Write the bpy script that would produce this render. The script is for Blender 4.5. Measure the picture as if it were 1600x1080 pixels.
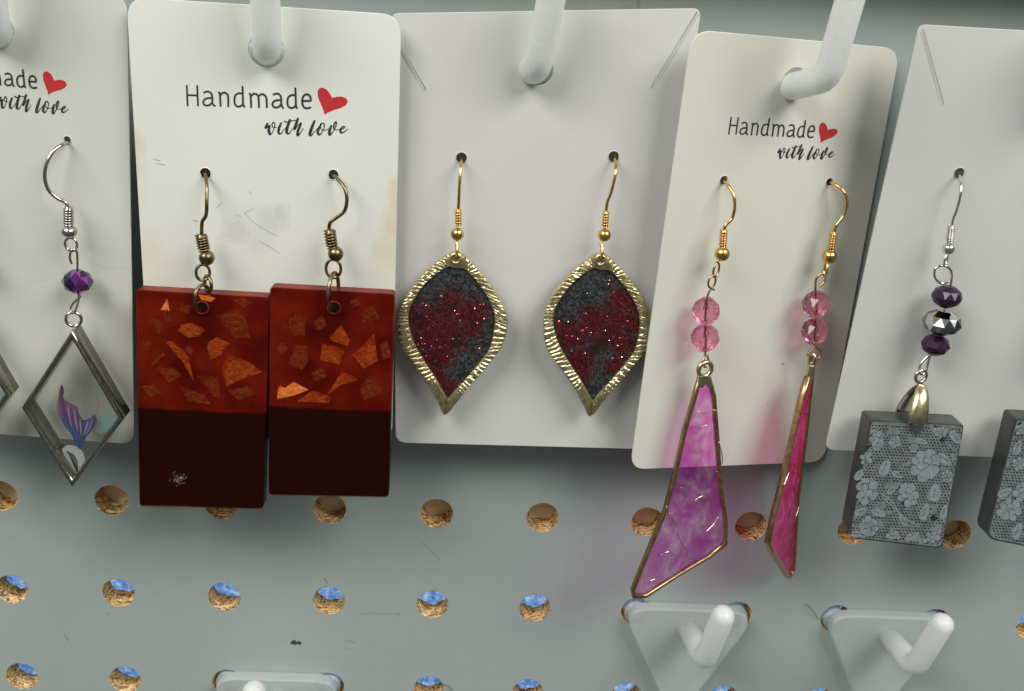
import bpy, math, random
from mathutils import Vector, Matrix, noise
for o in list(bpy.data.objects): bpy.data.objects.remove(o)
random.seed(7)
S = bpy.context.scene
COL = S.collection
MM = 0.001
# ------------------------------------------------------------------ camera
F_PX = 1600.0                                   # focal length for a 1600 px wide frame
CAMP = Vector((104.577, -216.402, 121.742))     # mm; board front is the plane y = 0
YAW, PIT, ROL = 0.056575, 0.346409, -0.068536
fwd = Vector((math.sin(YAW)*math.cos(PIT), math.cos(YAW)*math.cos(PIT), -math.sin(PIT)))
rt0 = Vector((math.cos(YAW), -math.sin(YAW), 0)); dn0 = fwd.cross(rt0)
CR = math.cos(ROL)*rt0 + math.sin(ROL)*dn0
CD = -math.sin(ROL)*rt0 + math.cos(ROL)*dn0
cam = bpy.data.cameras.new('camera'); camo = bpy.data.objects.new('camera', cam); COL.objects.link(camo)
cam.sensor_width = 36; cam.lens = 36.0*F_PX/1600; cam.clip_start = 0.005; cam.clip_end = 20
m = Matrix.Identity(4)
for i in range(3):
    m[i][0] = CR[i]; m[i][1] = -CD[i]; m[i][2] = -fwd[i]; m[i][3] = CAMP[i]*MM
camo.matrix_world = m
S.camera = camo
# ------------------------------------------------------------------ light
W = bpy.data.worlds.new('World'); S.world = W; W.use_nodes = True
wn = W.node_tree.nodes; wl = W.node_tree.links
bg = wn['Background']; bg.inputs['Strength'].default_value = 0.21
tc = wn.new('ShaderNodeTexCoord'); sx = wn.new('ShaderNodeSeparateXYZ'); rp = wn.new('ShaderNodeValToRGB'); ma = wn.new('ShaderNodeMath')
ma.operation = 'MULTIPLY_ADD'; ma.inputs[1].default_value = 0.5; ma.inputs[2].default_value = 0.5
wl.new(tc.outputs['Generated'], sx.inputs[0]); wl.new(sx.outputs['Z'], ma.inputs[0]); wl.new(ma.outputs[0], rp.inputs[0]); wl.new(rp.outputs[0], bg.inputs['Color'])
rp.color_ramp.elements[0].position = 0.25; rp.color_ramp.elements[0].color = (0.42, 0.45, 0.45, 1)
rp.color_ramp.elements[1].position = 0.85; rp.color_ramp.elements[1].color = (1.0, 1.0, 0.93, 1)
def area(name, loc, target, size, power, col):
    l = bpy.data.lights.new(name, 'AREA'); l.shape = 'RECTANGLE'; l.size = size[0]; l.size_y = size[1]; l.energy = power; l.color = col
    o = bpy.data.objects.new(name, l); COL.objects.link(o); o.location = loc
    o.rotation_euler = (Vector(target)-Vector(loc)).to_track_quat('-Z', 'Y').to_euler(); return o
area('lamp_left', (-0.36, -0.47, 0.66), (0.06, 0, 0.03), (0.55, 0.36), 6.2, (1.0, 0.985, 0.94))
area('lamp_right', (0.60, -0.47, 0.66), (0.16, 0, 0.03), (0.55, 0.36), 6.5, (1.0, 0.985, 0.94))
area('daylight_behind', (0.12, 0.50, 0.05), (0.12, 0, -0.03), (0.7, 0.5), 1.7, (0.95, 0.98, 1.0))
S.view_settings.view_transform = 'Standard'; S.view_settings.look = 'None'; S.view_settings.gamma = 1
S.view_settings.exposure = 0.10; S.view_settings.use_curve_mapping = False
S.render.engine = 'CYCLES'; S.render.resolution_x = 1024; S.render.resolution_y = 691
S.cycles.max_bounces = 14; S.cycles.transparent_max_bounces = 24; S.cycles.transmission_bounces = 12

# ------------------------------------------------------------------ helpers
class Frame:                                     # a plane that carries things: origin O, normal N towards the viewer
    def __init__(s, O, N):
        s.O = Vector(O); s.N = Vector(N).normalized(); s.V = Vector((0, 0, 1)); s.U = s.V.cross(-s.N).normalized() * -1
        s.U = (-s.N).cross(s.V).normalized()
        s.V = s.U.cross(-s.N).normalized()
    def uv(s, p): d = p-s.O; return (d.dot(s.U), d.dot(s.V))
    def w(s, u, v, n=0): return s.O + s.U*u + s.V*v + s.N*n
def at(x, y, fr, off=0.0):                       # a point of the plane lying `off` mm in front of a frame
    d = fwd + CR*((x-800)/F_PX) + CD*((y-540)/F_PX)
    t = (fr.O + fr.N*off - CAMP).dot(fr.N)/d.dot(fr.N)
    return CAMP + d*t
def mmpx(p): return (p-CAMP).dot(fwd)/F_PX       # mm covered by one pixel at p
def lin(h):
    h = h.lstrip('#'); r = []
    for i in (0, 2, 4):
        c = int(h[i:i+2], 16)/255; r.append(c/12.92 if c <= .04045 else ((c+.055)/1.055)**2.4)
    return (*r, 1)
def catmull(pts, n=8):
    P = [Vector(p) for p in pts]; out = []
    for i in range(len(P)-1):
        a = P[max(i-1, 0)]; b = P[i]; c = P[i+1]; d = P[min(i+2, len(P)-1)]
        for k in range(n):
            t = k/n; t2 = t*t; t3 = t2*t
            out.append(0.5*((2*b)+(c-a)*t+(2*a-5*b+4*c-d)*t2+(3*b-a-3*c+d)*t3))
    out.append(P[-1]); return out
def closed_catmull(pts, n=6):
    P = [Vector(p) for p in pts]; N = len(P); out = []
    for i in range(N):
        a, b, c, d = P[i-1], P[i], P[(i+1) % N], P[(i+2) % N]
        for k in range(n):
            t = k/n; t2 = t*t; t3 = t2*t
            out.append(0.5*((2*b)+(c-a)*t+(2*a-5*b+4*c-d)*t2+(3*b-a-3*c+d)*t3))
    return out
def empty(name, label, cat, loc, group=None):
    o = bpy.data.objects.new(name, None); o.empty_display_size = 0.005; COL.objects.link(o)
    o.location = Vector(loc)*MM; o['label'] = label; o['category'] = cat
    if group: o['group'] = group
    return o
def mesh(name, V, Fc, mat, parent=None, smooth=False, mats=None, fmat=None, label=None, kind=None):
    org = Vector((0, 0, 0)); q = parent
    while q: org += Vector(q.location); q = q.parent
    me = bpy.data.meshes.new(name); me.from_pydata([tuple(Vector(v)*MM-org) for v in V], [], Fc)
    for mt in (mats or [mat]): me.materials.append(mt)
    if fmat: me.polygons.foreach_set('material_index', fmat)
    me.polygons.foreach_set('use_smooth', [smooth]*len(me.polygons)); me.update()
    o = bpy.data.objects.new(name, me); COL.objects.link(o)
    if parent: o.parent = parent
    if label: o['label'] = label
    if kind: o['kind'] = kind
    return o
def under(o, part):                              # make o a sub-part of part (both built round the same origin)
    o.parent = part; return o
def tube_vf(path, r, sides=10, closed=False, V=None, Fc=None, caps=True):
    V = [] if V is None else V; Fc = [] if Fc is None else Fc
    P = [Vector(p) for p in path]; n = len(P); R = r if isinstance(r, (list, tuple)) else [r]*n
    b0 = len(V); nrm = None
    for i in range(n):
        a = P[i-1] if (i > 0 or closed) else P[i]; c = P[(i+1) % n] if (i < n-1 or closed) else P[i]
        t = (c-a); t = t.normalized() if t.length > 1e-9 else Vector((0, 0, 1))
        if nrm is None:
            nrm = t.orthogonal().normalized()
        else:
            nrm = nrm - t*nrm.dot(t); nrm = nrm.normalized() if nrm.length > 1e-6 else t.orthogonal().normalized()
        bi = t.cross(nrm)
        for k in range(sides):
            an = 2*math.pi*k/sides; V.append(P[i] + (nrm*math.cos(an)+bi*math.sin(an))*R[i])
    for i in range(n if closed else n-1):
        for k in range(sides):
            a = b0+i*sides+k; b = b0+i*sides+(k+1) % sides; j = (i+1) % n
            Fc.append((a, b, b0+j*sides+(k+1) % sides, b0+j*sides+k))
    if caps and not closed:
        Fc.append(tuple(b0+k for k in reversed(range(sides)))); Fc.append(tuple(b0+(n-1)*sides+k for k in range(sides)))
    return V, Fc
def tube(name, path, r, mat, parent, sides=10, sm=8, closed=False, label=None):
    if sm:
        if isinstance(r, (list, tuple)):
            r = [q.x for q in catmull([Vector((a, 0, 0)) for a in r], sm)]
        path = catmull(path, sm)
    V, Fc = tube_vf(path, r, sides, closed); return mesh(name, V, Fc, mat, parent, True, label=label)
def ring_vf(c, nrm, R, r, V, Fc, seg=28, sides=9, sy=1.0, up=None):
    nrm = Vector(nrm).normalized(); a = (Vector(up) - nrm*nrm.dot(Vector(up))).normalized() if up else nrm.orthogonal().normalized(); b = nrm.cross(a)
    tube_vf([c + (a*math.cos(2*math.pi*k/seg)*sy + b*math.sin(2*math.pi*k/seg))*R for k in range(seg)], r, sides, True, V, Fc)
def ring(name, c, nrm, R, r, mat, parent, sy=1.0, up=(0, 0, 1)):
    V, Fc = [], []; ring_vf(c, nrm, R, r, V, Fc, sy=sy, up=up); return mesh(name, V, Fc, mat, parent, True)
def coil(name, a, b, R, turns, rw, mat, parent):
    a = Vector(a); b = Vector(b); t = (b-a).normalized(); n = t.orthogonal().normalized(); q = t.cross(n); N = int(turns*14)
    path = [a+(b-a)*(k/N)+(n*math.cos(2*math.pi*k/14)+q*math.sin(2*math.pi*k/14))*R for k in range(N+1)]
    V, Fc = tube_vf(path, rw, 7); tube_vf([a-t*.1, b+t*.1], R*0.75, 8, V=V, Fc=Fc)
    return mesh(name, V, Fc, mat, parent, True)
def ball(name, c, r, mat, parent, axis=(0, 0, 1), ry=None, seg=20, rings=12, smooth=True, jit=0.0, rot=0.0):
    ax = Vector(axis).normalized(); a = ax.orthogonal().normalized(); b = ax.cross(a); ry = ry or r; V = []; Fc = []
    V.append(Vector(c)+ax*ry)
    for i in range(1, rings):
        th = math.pi*i/rings
        for k in range(seg):
            ph = 2*math.pi*(k+(0.5 if (i % 2 and not smooth) else 0))/seg+rot
            V.append(Vector(c)+ax*(math.cos(th)*ry)+(a*math.cos(ph)+b*math.sin(ph))*(math.sin(th)*r))
    V.append(Vector(c)-ax*ry); L = len(V)-1
    for k in range(seg):
        Fc.append((0, 1+k, 1+(k+1) % seg)); Fc.append((L, L-seg+(k+1) % seg, L-seg+k))
    for i in range(rings-2):
        for k in range(seg):
            p = 1+i*seg+k; q = 1+i*seg+(k+1) % seg; s = p+seg; t = q+seg
            if smooth: Fc.append((p, s, t, q))
            elif (i+1) % 2: Fc.append((p, s, t)) ; Fc.append((p, t, q))
            else: Fc.append((p, s, q)); Fc.append((q, s, t))
    if smooth: return mesh(name, V, Fc, mat, parent, True)
    return mesh(name, V, Fc, mat, parent, False)
def facet_bead(name, c, axis, r, ry, mat, parent, seg=8, rot=0.0):   # cut bead: truncated ends, lozenge facets round the belt
    ax = Vector(axis).normalized(); ref = Vector((0, -1, 0)); a = (ref-ax*ax.dot(ref)).normalized(); b = ax.cross(a)
    prof = [(0.36, 0.97, 0), (0.80, 0.60, .5), (1.0, 0.0, 0), (0.80, -0.60, .5), (0.36, -0.97, 0)]
    V = []; Fc = []
    for (rr, h, o) in prof:
        for k in range(seg):
            ph = 2*math.pi*(k+o)/seg+rot; V.append(Vector(c)+ax*(h*ry)+(a*math.cos(ph)+b*math.sin(ph))*(rr*r))
    Fc.append(tuple(range(seg)))
    for i in range(4):
        for k in range(seg):
            p = i*seg+k; q = i*seg+(k+1) % seg; s = p+seg; t = q+seg
            if prof[i][2] == 0: Fc += [(p, s, q), (q, s, t)] if prof[i+1][2] else []
            else: Fc += [(p, s, t), (p, t, q)]
    Fc.append(tuple(reversed(range(4*seg, 5*seg))))
    return mesh(name, V, Fc, mat, parent, False)
def round_poly(pts, r, seg=6):
    out = []; n = len(pts); rr = r if isinstance(r, (list, tuple)) else [r]*n
    for i in range(n):
        p = Vector(pts[i]); a = Vector(pts[i-1])-p; b = Vector(pts[(i+1) % n])-p
        if rr[i] <= 0: out.append(tuple(p)); continue
        ang = a.angle(b); d = min(rr[i]/math.tan(ang/2), a.length*.48, b.length*.48)
        s = p+a.normalized()*d; e = p+b.normalized()*d
        for k in range(seg+1):
            t = k/seg; q = s*(1-t)**2 + p*2*t*(1-t) + e*t*t; out.append(tuple(q))
    return out
def circle2(c, r, n=24, ry=None, jit=0):
    ry = ry or r
    return [(c[0]+math.cos(2*math.pi*k/n)*r*(1+random.uniform(-jit, jit)), c[1]+math.sin(2*math.pi*k/n)*ry*(1+random.uniform(-jit, jit))) for k in range(n)]
def sheet(name, outline, holes, fr, off, thick, bevel, mat, parent, smooth=False, warp=None, label=None):
    """solid sheet with holes, outline given in frame millimetres; front face lies at `off`"""
    cu = bpy.data.curves.new('tmp', 'CURVE'); cu.dimensions = '2D'; cu.fill_mode = 'BOTH'
    cu.extrude = max(thick/2-bevel, 1e-4); cu.bevel_depth = bevel; cu.bevel_resolution = 2; cu.offset = -bevel
    for L in [outline]+holes:
        sp = cu.splines.new('POLY'); sp.points.add(len(L)-1); sp.use_cyclic_u = True
        for q, p in zip(sp.points, L): q.co = (p[0], p[1], 0, 1)
    ob = bpy.data.objects.new('tmp', cu); COL.objects.link(ob); dg = bpy.context.evaluated_depsgraph_get(); dg.update()
    me = bpy.data.meshes.new_from_object(ob.evaluated_get(dg))
    V = [fr.w(v.co.x, v.co.y, off - thick/2 + v.co.z + (warp(v.co.x, v.co.y) if warp else 0)) for v in me.vertices]; Fc = [tuple(p.vertices) for p in me.polygons]
    bpy.data.objects.remove(ob); bpy.data.curves.remove(cu); bpy.data.meshes.remove(me)
    return mesh(name, V, Fc, mat, parent, smooth, label=label)
def inset(pts, d):                               # 3D planar polygon moved inward by d (mitred)
    n = len(pts); c = sum(pts, Vector())/n; N = Vector()
    for i in range(n): N += (pts[i]-c).cross(pts[(i+1) % n]-c)
    N.normalize(); out = []
    for i in range(n):
        e1 = (pts[i]-pts[i-1]).normalized(); e2 = (pts[(i+1) % n]-pts[i]).normalized()
        n1 = N.cross(e1); n2 = N.cross(e2); bi = (n1+n2)
        bi = bi/max(1+n1.dot(n2), .35); out.append(pts[i]+bi*d)
    return out
def slab_vf(front, N, depth, bev):               # front: 3D points of the front outline; extruded back along -N with a bevel
    A = inset(front, bev); n = len(front); V = []; Fc = []
    B = inset(front, bev*.3)
    for L in (A, [p-N*bev*.3 for p in B], [p-N*bev for p in front], [p-N*(depth-bev) for p in front], [p-N*depth for p in A]): V += L
    Fc.append(tuple(range(n)))
    for r_ in range(4):
        for k in range(n): Fc.append((r_*n+k, (r_+1)*n+k, (r_+1)*n+(k+1) % n, r_*n+(k+1) % n))
    Fc.append(tuple(reversed(range(4*n, 5*n)))); return V, Fc
def frame_vf(outer, inner, N, depth, rnd=0.12):  # ring-shaped bezel between two outlines with equal counts
    n = len(outer); V = []; Fc = []
    mid = [(a*.5+b*.5) for a, b in zip(outer, inner)]
    rows = [[p-N*depth for p in outer], [p-N*rnd*2 for p in outer], [a*.8+b*.2+N*0 for a, b in zip(outer, inner)], [m_+N*rnd*.6 for m_ in mid], [a*.2+b*.8 for a, b in zip(outer, inner)], [p-N*rnd*2 for p in inner], [p-N*depth for p in inner]]
    for r_ in rows: V += r_
    R = len(rows)
    for r_ in range(R):
        for k in range(n): a = r_*n; b = ((r_+1) % R)*n; Fc.append((a+k, b+k, b+(k+1) % n, a+(k+1) % n))
    return V, Fc
def ribbon(name, strokes, fr, off, mat, parent, step=0.004, sm=5, kind=None):
    """flat printed strokes: lists of (px, py, width_px) laid on a frame"""
    V = []; Fc = []
    for si, st in enumerate(strokes):
        pts = catmull([Vector(p) for p in st], sm); o = off+step*(si+1); n = len(pts); b0 = len(V)
        L = []; Rr = []
        for i, p in enumerate(pts):
            a = pts[max(i-1, 0)]; c = pts[min(i+1, n-1)]; t = Vector((c.x-a.x, c.y-a.y)); t = t.normalized() if t.length > 1e-6 else Vector((1, 0)); q = Vector((-t.y, t.x))*max(p.z, .3)*.5
            L.append((p.x+q.x, p.y+q.y)); Rr.append((p.x-q.x, p.y-q.y))
        t0 = pts[0]; t1 = pts[-1]
        def cap(p, q):   # half-round end
            dx = p.x-q.x; dy = p.y-q.y; l = math.hypot(dx, dy) or 1; a0 = math.atan2(dy, dx); r = max(p.z, .3)/2
            return [(p.x+math.cos(a0+g)*r, p.y+math.sin(a0+g)*r) for g in (math.pi/2*.6, math.pi/6, -math.pi/6, -math.pi/2*.6)]
        for (u, v) in zip(L, Rr): V.append(at(*u, fr, o)); V.append(at(*v, fr, o))
        for i in range(n-1): Fc.append((b0+2*i, b0+2*i+1, b0+2*i+3, b0+2*i+2))
        for (p, q, l, r) in ((t1, pts[-2], b0+2*(n-1), b0+2*(n-1)+1), (t0, pts[1], b0+1, b0)):
            cp = cap(p, q); k = len(V); V += [at(*c, fr, o) for c in cp]; Fc.append((l, k, k+1, k+2, k+3, r))
    return mesh(name, V, Fc, mat, parent, False, kind=kind)
def patch(name, pts, fr, off, mat, parent, thick=0.0, label=None):
    P = [at(x, y, fr, off) for x, y in pts]
    n = len(P); V = list(P); Fc = [tuple(range(n))]
    if thick:
        V += [p-fr.N*thick for p in P]; Fc.append(tuple(range(2*n-1, n-1, -1)))
        for k in range(n): Fc.append((k, n+k, n+(k+1) % n, (k+1) % n))
    return mesh(name, V, Fc, mat, parent, False, label=label)
def affine(src, dst):
    (x0, y0), (x1, y1), (x2, y2) = src; D = (x1-x0)*(y2-y0)-(x2-x0)*(y1-y0)
    def f(x, y):
        a = ((x-x0)*(y2-y0)-(x2-x0)*(y-y0))/D; b = ((x1-x0)*(y-y0)-(x-x0)*(y1-y0))/D
        return (dst[0][0]+a*(dst[1][0]-dst[0][0])+b*(dst[2][0]-dst[0][0]), dst[0][1]+a*(dst[1][1]-dst[0][1])+b*(dst[2][1]-dst[0][1]))
    return f

# ------------------------------------------------------------------ materials
class NT:
    def __init__(s, name):
        s.m = bpy.data.materials.new(name); s.m.use_nodes = True; s.t = s.m.node_tree; s.n = s.t.nodes; s.l = s.t.links; s.b = s.n['Principled BSDF']; s.out = s.n['Material Output']
        s.tc = s.n.new('ShaderNodeTexCoord')
    def node(s, ty, **kw):
        x = s.n.new(ty)
        for k, v in kw.items(): setattr(x, k, v)
        return x
    def link(s, a, b): s.l.new(a, b)
    def noise(s, scale, detail=4, rough=.55, vec=None, dist=0):
        x = s.n.new('ShaderNodeTexNoise'); x.inputs['Scale'].default_value = scale; x.inputs['Detail'].default_value = detail; x.inputs['Roughness'].default_value = rough; x.inputs['Distortion'].default_value = dist
        s.l.new(vec or s.tc.outputs['Object'], x.inputs['Vector']); return x.outputs['Fac']
    def map(s, sc, rot=(0, 0, 0)):
        x = s.n.new('ShaderNodeMapping'); x.inputs['Scale'].default_value = sc; x.inputs['Rotation'].default_value = rot; s.l.new(s.tc.outputs['Object'], x.inputs['Vector']); return x.outputs[0]
    def ramp(s, fac, stops):
        x = s.n.new('ShaderNodeValToRGB'); e = x.color_ramp.elements
        while len(e) < len(stops): e.new(0.5)
        for q, (p, c) in zip(e, stops): q.position = p; q.color = c if len(c) == 4 else (*c, 1)
        s.l.new(fac, x.inputs[0]); return x.outputs[0]
    def mix(s, fac, a, b, mode='MIX'):
        x = s.n.new('ShaderNodeMix'); x.data_type = 'RGBA'; x.blend_type = mode
        for v, i in ((fac, 0), (a, 6), (b, 7)):
            if hasattr(v, 'links'): s.l.new(v, x.inputs[i])
            else: x.inputs[i].default_value = v
        return x.outputs[2]
    def math(s, op, a, b=0.0, c=None, clamp=False):
        x = s.n.new('ShaderNodeMath'); x.operation = op; x.use_clamp = clamp
        for i, v in enumerate((a, b) if c is None else (a, b, c)):
            if hasattr(v, 'links'): s.l.new(v, x.inputs[i])
            else: x.inputs[i].default_value = v
        return x.outputs[0]
    def spot(s, c, r, fuzz=None, famp=0.3, soft=(1.15, .55)):       # 1 inside a soft round patch at c (metres, object space), radius r
        v = s.n.new('ShaderNodeVectorMath'); v.operation = 'DISTANCE'; s.l.new(s.tc.outputs['Object'], v.inputs[0]); v.inputs[1].default_value = c
        d = s.math('DIVIDE', v.outputs['Value'], r)
        if fuzz is not None: d = s.math('ADD', d, s.math('MULTIPLY', s.math('SUBTRACT', fuzz, 0.5), famp*2))
        x = s.n.new('ShaderNodeMapRange'); x.interpolation_type = 'SMOOTHSTEP'; x.inputs['From Min'].default_value = soft[0]; x.inputs['From Max'].default_value = soft[1]
        s.l.new(d, x.inputs['Value']); return x.outputs[0]
    def bump(s, h, strength, dist=0.0003, prev=None):
        x = s.n.new('ShaderNodeBump'); x.inputs['Strength'].default_value = strength; x.inputs['Distance'].default_value = dist; s.l.new(h, x.inputs['Height'])
        if prev: s.l.new(prev, x.inputs['Normal'])
        s.l.new(x.outputs[0], s.b.inputs['Normal']); return x.outputs[0]
    def set(s, **kw):
        for k, v in kw.items():
            i = s.b.inputs[k.replace('_', ' ')]
            if hasattr(v, 'links'): s.l.new(v, i)
            else: i.default_value = v
        return s
def metal(name, col, rough, dark=None, sc=900):
    t = NT(name); f = t.noise(sc, 3); t.set(Metallic=1.0, Roughness=t.math('MULTIPLY_ADD', f, .2, rough-.1))
    t.set(Base_Color=t.ramp(f, [(.3, dark or tuple(c*.7 for c in col)), (.65, col)])); return t.m
SILVER = metal('silver_metal', (.60, .57, .51), .2); PEWTER = metal('dark_pewter', (.40, .38, .33), .2); BRIGHT = metal('bright_silver', (.82, .80, .77), .14)
BRONZE = metal('antique_bronze', (.30, .235, .12), .34, (.13, .10, .055)); GOLD = metal('gold_wire', (.86, .53, .17), .22)
BALLGOLD = metal('gold_ball', (.85, .56, .16), .24); BRASS = metal('pale_brass', (.80, .71, .42), .36, (.62, .53, .29))
COPPERRIM = metal('copper_foil_rim', (.60, .40, .20), .34, (.40, .25, .12)); PALEBRASS = metal('worn_brass', (.66, .58, .36), .3)
INK = NT('black_ink').set(Base_Color=(.022, .022, .026, 1), Roughness=.6).m
HOLESHADE = NT('hole_shade').set(Base_Color=(.012, .008, .006, 1), Roughness=.9, Specular_IOR_Level=0).m
RED = NT('red_ink').set(Base_Color=(.50, .022, .025, 1), Roughness=.55).m
SCUFF = NT('grey_scuff').set(Base_Color=(.42, .42, .39, 1), Roughness=.8).m
DIRT = NT('dark_dirt').set(Base_Color=(.06, .055, .05, 1), Roughness=.9).m
GRIME = NT('faint_scratch').set(Base_Color=(.27, .30, .285, 1), Roughness=.8).m
def paper(name, col, stains=(), scuffs=()):
    t = NT(name); f = t.noise(60, 4); g = t.noise(1600, 3)
    c = t.ramp(f, [(.25, tuple(x*.955 for x in col)), (.75, col)])
    c = t.mix(t.math('MULTIPLY', g, .05), c, (.55, .55, .5, 1))
    if stains:
        fz = t.noise(220, 4, .65)
        for (p, r, k) in stains: c = t.mix(t.math('MULTIPLY', t.spot(p, r, fz, .45), k), c, (.60, .49, .28, 1))
    if scuffs:
        fz = t.noise(700, 6, .8)
        for (p, r, k) in scuffs: c = t.mix(t.math('MULTIPLY', t.spot(p, r, fz, .9), k), c, (.36, .36, .33, 1))
    t.set(Base_Color=c, Roughness=.55, Specular_IOR_Level=.35); t.bump(g, .06, .0002); return t
def plastic(name, thru, col):
    t = NT(name); f = t.noise(900, 4, .7)
    t.set(Base_Color=col, Roughness=t.math('MULTIPLY_ADD', f, .3, .16), Specular_IOR_Level=.6); t.bump(f, .22, .0005)
    tr = t.node('ShaderNodeBsdfTranslucent'); tr.inputs[0].default_value = (.84, .88, .87, 1)
    a = t.node('ShaderNodeMixShader'); a.inputs[0].default_value = .38; t.link(t.b.outputs[0], a.inputs[1]); t.link(tr.outputs[0], a.inputs[2])
    tp = t.node('ShaderNodeBsdfTransparent'); tp.inputs[0].default_value = (.93, .96, .95, 1)
    b = t.node('ShaderNodeMixShader'); b.inputs[0].default_value = thru; t.link(a.outputs[0], b.inputs[1]); t.link(tp.outputs[0], b.inputs[2]); t.link(b.outputs[0], t.out.inputs[0]); return t.m
PLASTIC = plastic('frosted_plastic', .42, (.72, .77, .76, 1)); PEGM = plastic('frosted_plastic_rod', .12, (.93, .95, .93, 1))
def tinted(name, surf, through, amount, rough=.08, bump=None, facet=False):   # clear coloured body: glossy skin over tinted see-through
    t = NT(name); t.set(Base_Color=surf, Roughness=rough, Specular_IOR_Level=.7)
    if bump: t.bump(t.noise(bump[0], 4), bump[1], .0004)
    tp = t.node('ShaderNodeBsdfTransparent'); tp.inputs[0].default_value = through
    b = t.node('ShaderNodeMixShader'); b.inputs[0].default_value = amount; t.link(t.b.outputs[0], b.inputs[1]); t.link(tp.outputs[0], b.inputs[2]); t.link(b.outputs[0], t.out.inputs[0]); return t
CLEAR = tinted('clear_resin', (.30, .31, .29, 1), (.95, .96, .94, 1), .92, .05).m

# ------------------------------------------------------------------ pegboard
FB = Frame((0, 0, 0), (0, -1, 0))
PITCH = 25.4; HR = 3.95; TH = 6.0
t = NT('painted_hardboard'); f = t.noise(14, 3); g = t.noise(420, 5, .7); h = t.noise(2600, 2)
c = t.ramp(f, [(.3, (.332, .388, .372)), (.7, (.368, .428, .410))]); c = t.mix(t.math('MULTIPLY', t.ramp(g, [(.55, (0, 0, 0)), (.8, (1, 1, 1))]), .16), c, (.2, .2, .19, 1))
t.set(Base_Color=c, Roughness=.42, Specular_IOR_Level=.4); t.bump(h, .10, .0003, t.bump(t.noise(900, 4, .6), .10, .0005)); BOARD = t.m
t = NT('raw_fibre'); v = t.map((380, 700, 1700), (.5, .25, .2)); f = t.noise(1.0, 3, .55, vec=v, dist=1.8); g = t.noise(260, 4)
c = t.ramp(f, [(.36, (.07, .03, .008)), (.44, (.40, .21, .06)), (.53, (.76, .49, .19)), (.64, (1.0, .84, .52))]); c = t.mix(t.math('MULTIPLY', g, .25), c, (.60, .34, .12, 1))
t.set(Base_Color=c, Roughness=.8); t.bump(f, .9, .0008); FIBRE = t.m
V, Fc, fm = [], [], []
NS = 32
for i in range(-4, 15):
    for j in range(-5, 8):
        cx, cz = i*PITCH, -j*PITCH; b0 = len(V); sq = []
        for k in range(NS):
            a = 2*math.pi*k/NS; s = (PITCH/2)/max(abs(math.cos(a)), abs(math.sin(a))); sq.append((cx+math.cos(a)*s, cz+math.sin(a)*s))
        rings = [(0.0, .10, 0), (0.12, .02, 0), (1.2, .22, 0), (2.6, .25, 0), (4.2, .25, 0), (5.2, .3, 0), (TH, .45, 0)]
        V += [Vector((x, 0, z)) for x, z in sq]
        for (d, am, _) in rings:
            for k in range(NS):
                a = 2*math.pi*k/NS; q = noise.noise(Vector((math.cos(a)*2+i*7.3, math.sin(a)*2+j*3.1, d*1.1)))+.6*noise.noise(Vector((math.cos(a)*6+i*7.3, math.sin(a)*6+j*5.1, d*2.3)))
                r = HR-(.15 if d else 0)+q*am*1.6; V.append(Vector((cx+math.cos(a)*r, d, cz+math.sin(a)*r)))
        V += [Vector((x, TH, z)) for x, z in sq]
        nr = len(rings)+2
        for q in range(nr-1):
            for k in range(NS):
                Fc.append((b0+q*NS+k, b0+(q+1)*NS+k, b0+(q+1)*NS+(k+1) % NS, b0+q*NS+(k+1) % NS)); fm.append(0 if q < 1 else 1)
board = mesh('pegboard', V, Fc, None, None, False, mats=[BOARD, FIBRE], fmat=fm)
board['kind'] = 'structure'; board['label'] = 'grey painted pegboard with rows of raw brown holes'
def box_vf(a, b):
    (x0, y0, z0), (x1, y1, z1) = a, b
    V = [(x, y, z) for x in (x0, x1) for y in (y0, y1) for z in (z0, z1)]
    return V, [(0, 1, 3, 2), (4, 6, 7, 5), (0, 4, 5, 1), (2, 3, 7, 6), (0, 2, 6, 4), (1, 5, 7, 3)]
t = NT('pale_wood'); v = t.map((60, 400, 900)); f = t.noise(1.0, 5, .6, vec=v); t.set(Base_Color=t.ramp(f, [(.3, (.80, .64, .41)), (.7, (.90, .77, .55))]), Roughness=.7)
bat = mesh('wood_backing', *box_vf((-95, 6.1, -9), (340, 22, 160)), t.m); bat['kind'] = 'structure'; bat['label'] = 'pale wooden backing behind the upper pegboard holes'
led = mesh('shade_ledge', *box_vf((-95, -14, 132.0), (340, -.05, 158)), t.m); led['kind'] = 'structure'; led['label'] = 'added unseen wooden ledge that shades the pegboard above the cards'  # ledge added out of view to shade the top strip of the board
t = NT('blue_woven_sheet'); f = t.noise(520, 4, .7); cc = t.ramp(f, [(.36, (.08, .25, .74)), (.5, (.26, .50, .95)), (.64, (.72, .86, 1.0))]); t.set(Base_Color=cc, Roughness=.5)
tr = t.node('ShaderNodeBsdfTranslucent'); t.link(cc, tr.inputs[0]); mx = t.node('ShaderNodeMixShader'); mx.inputs[0].default_value = .9; t.link(t.b.outputs[0], mx.inputs[1]); t.link(tr.outputs[0], mx.inputs[2]); t.link(mx.outputs[0], t.out.inputs[0]); t.bump(f, .5, .0006)
V, Fc = [], []
nx, nz = 60, 50
for i in range(nx+1):
    for j in range(nz+1):
        x = -110+470*i/nx; z = -215+350*j/nz; V.append((x, 31+1.6*noise.noise(Vector((x*.03, z*.03, 0))), z))
for i in range(nx):
    for j in range(nz): a = i*(nz+1)+j; Fc.append((a, a+nz+1, a+nz+2, a+1))
sh = mesh('blue_sheet', V, Fc, t.m, None, True); sh['kind'] = 'structure'; sh['label'] = 'crinkled blue sheet seen through the pegboard holes'
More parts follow.
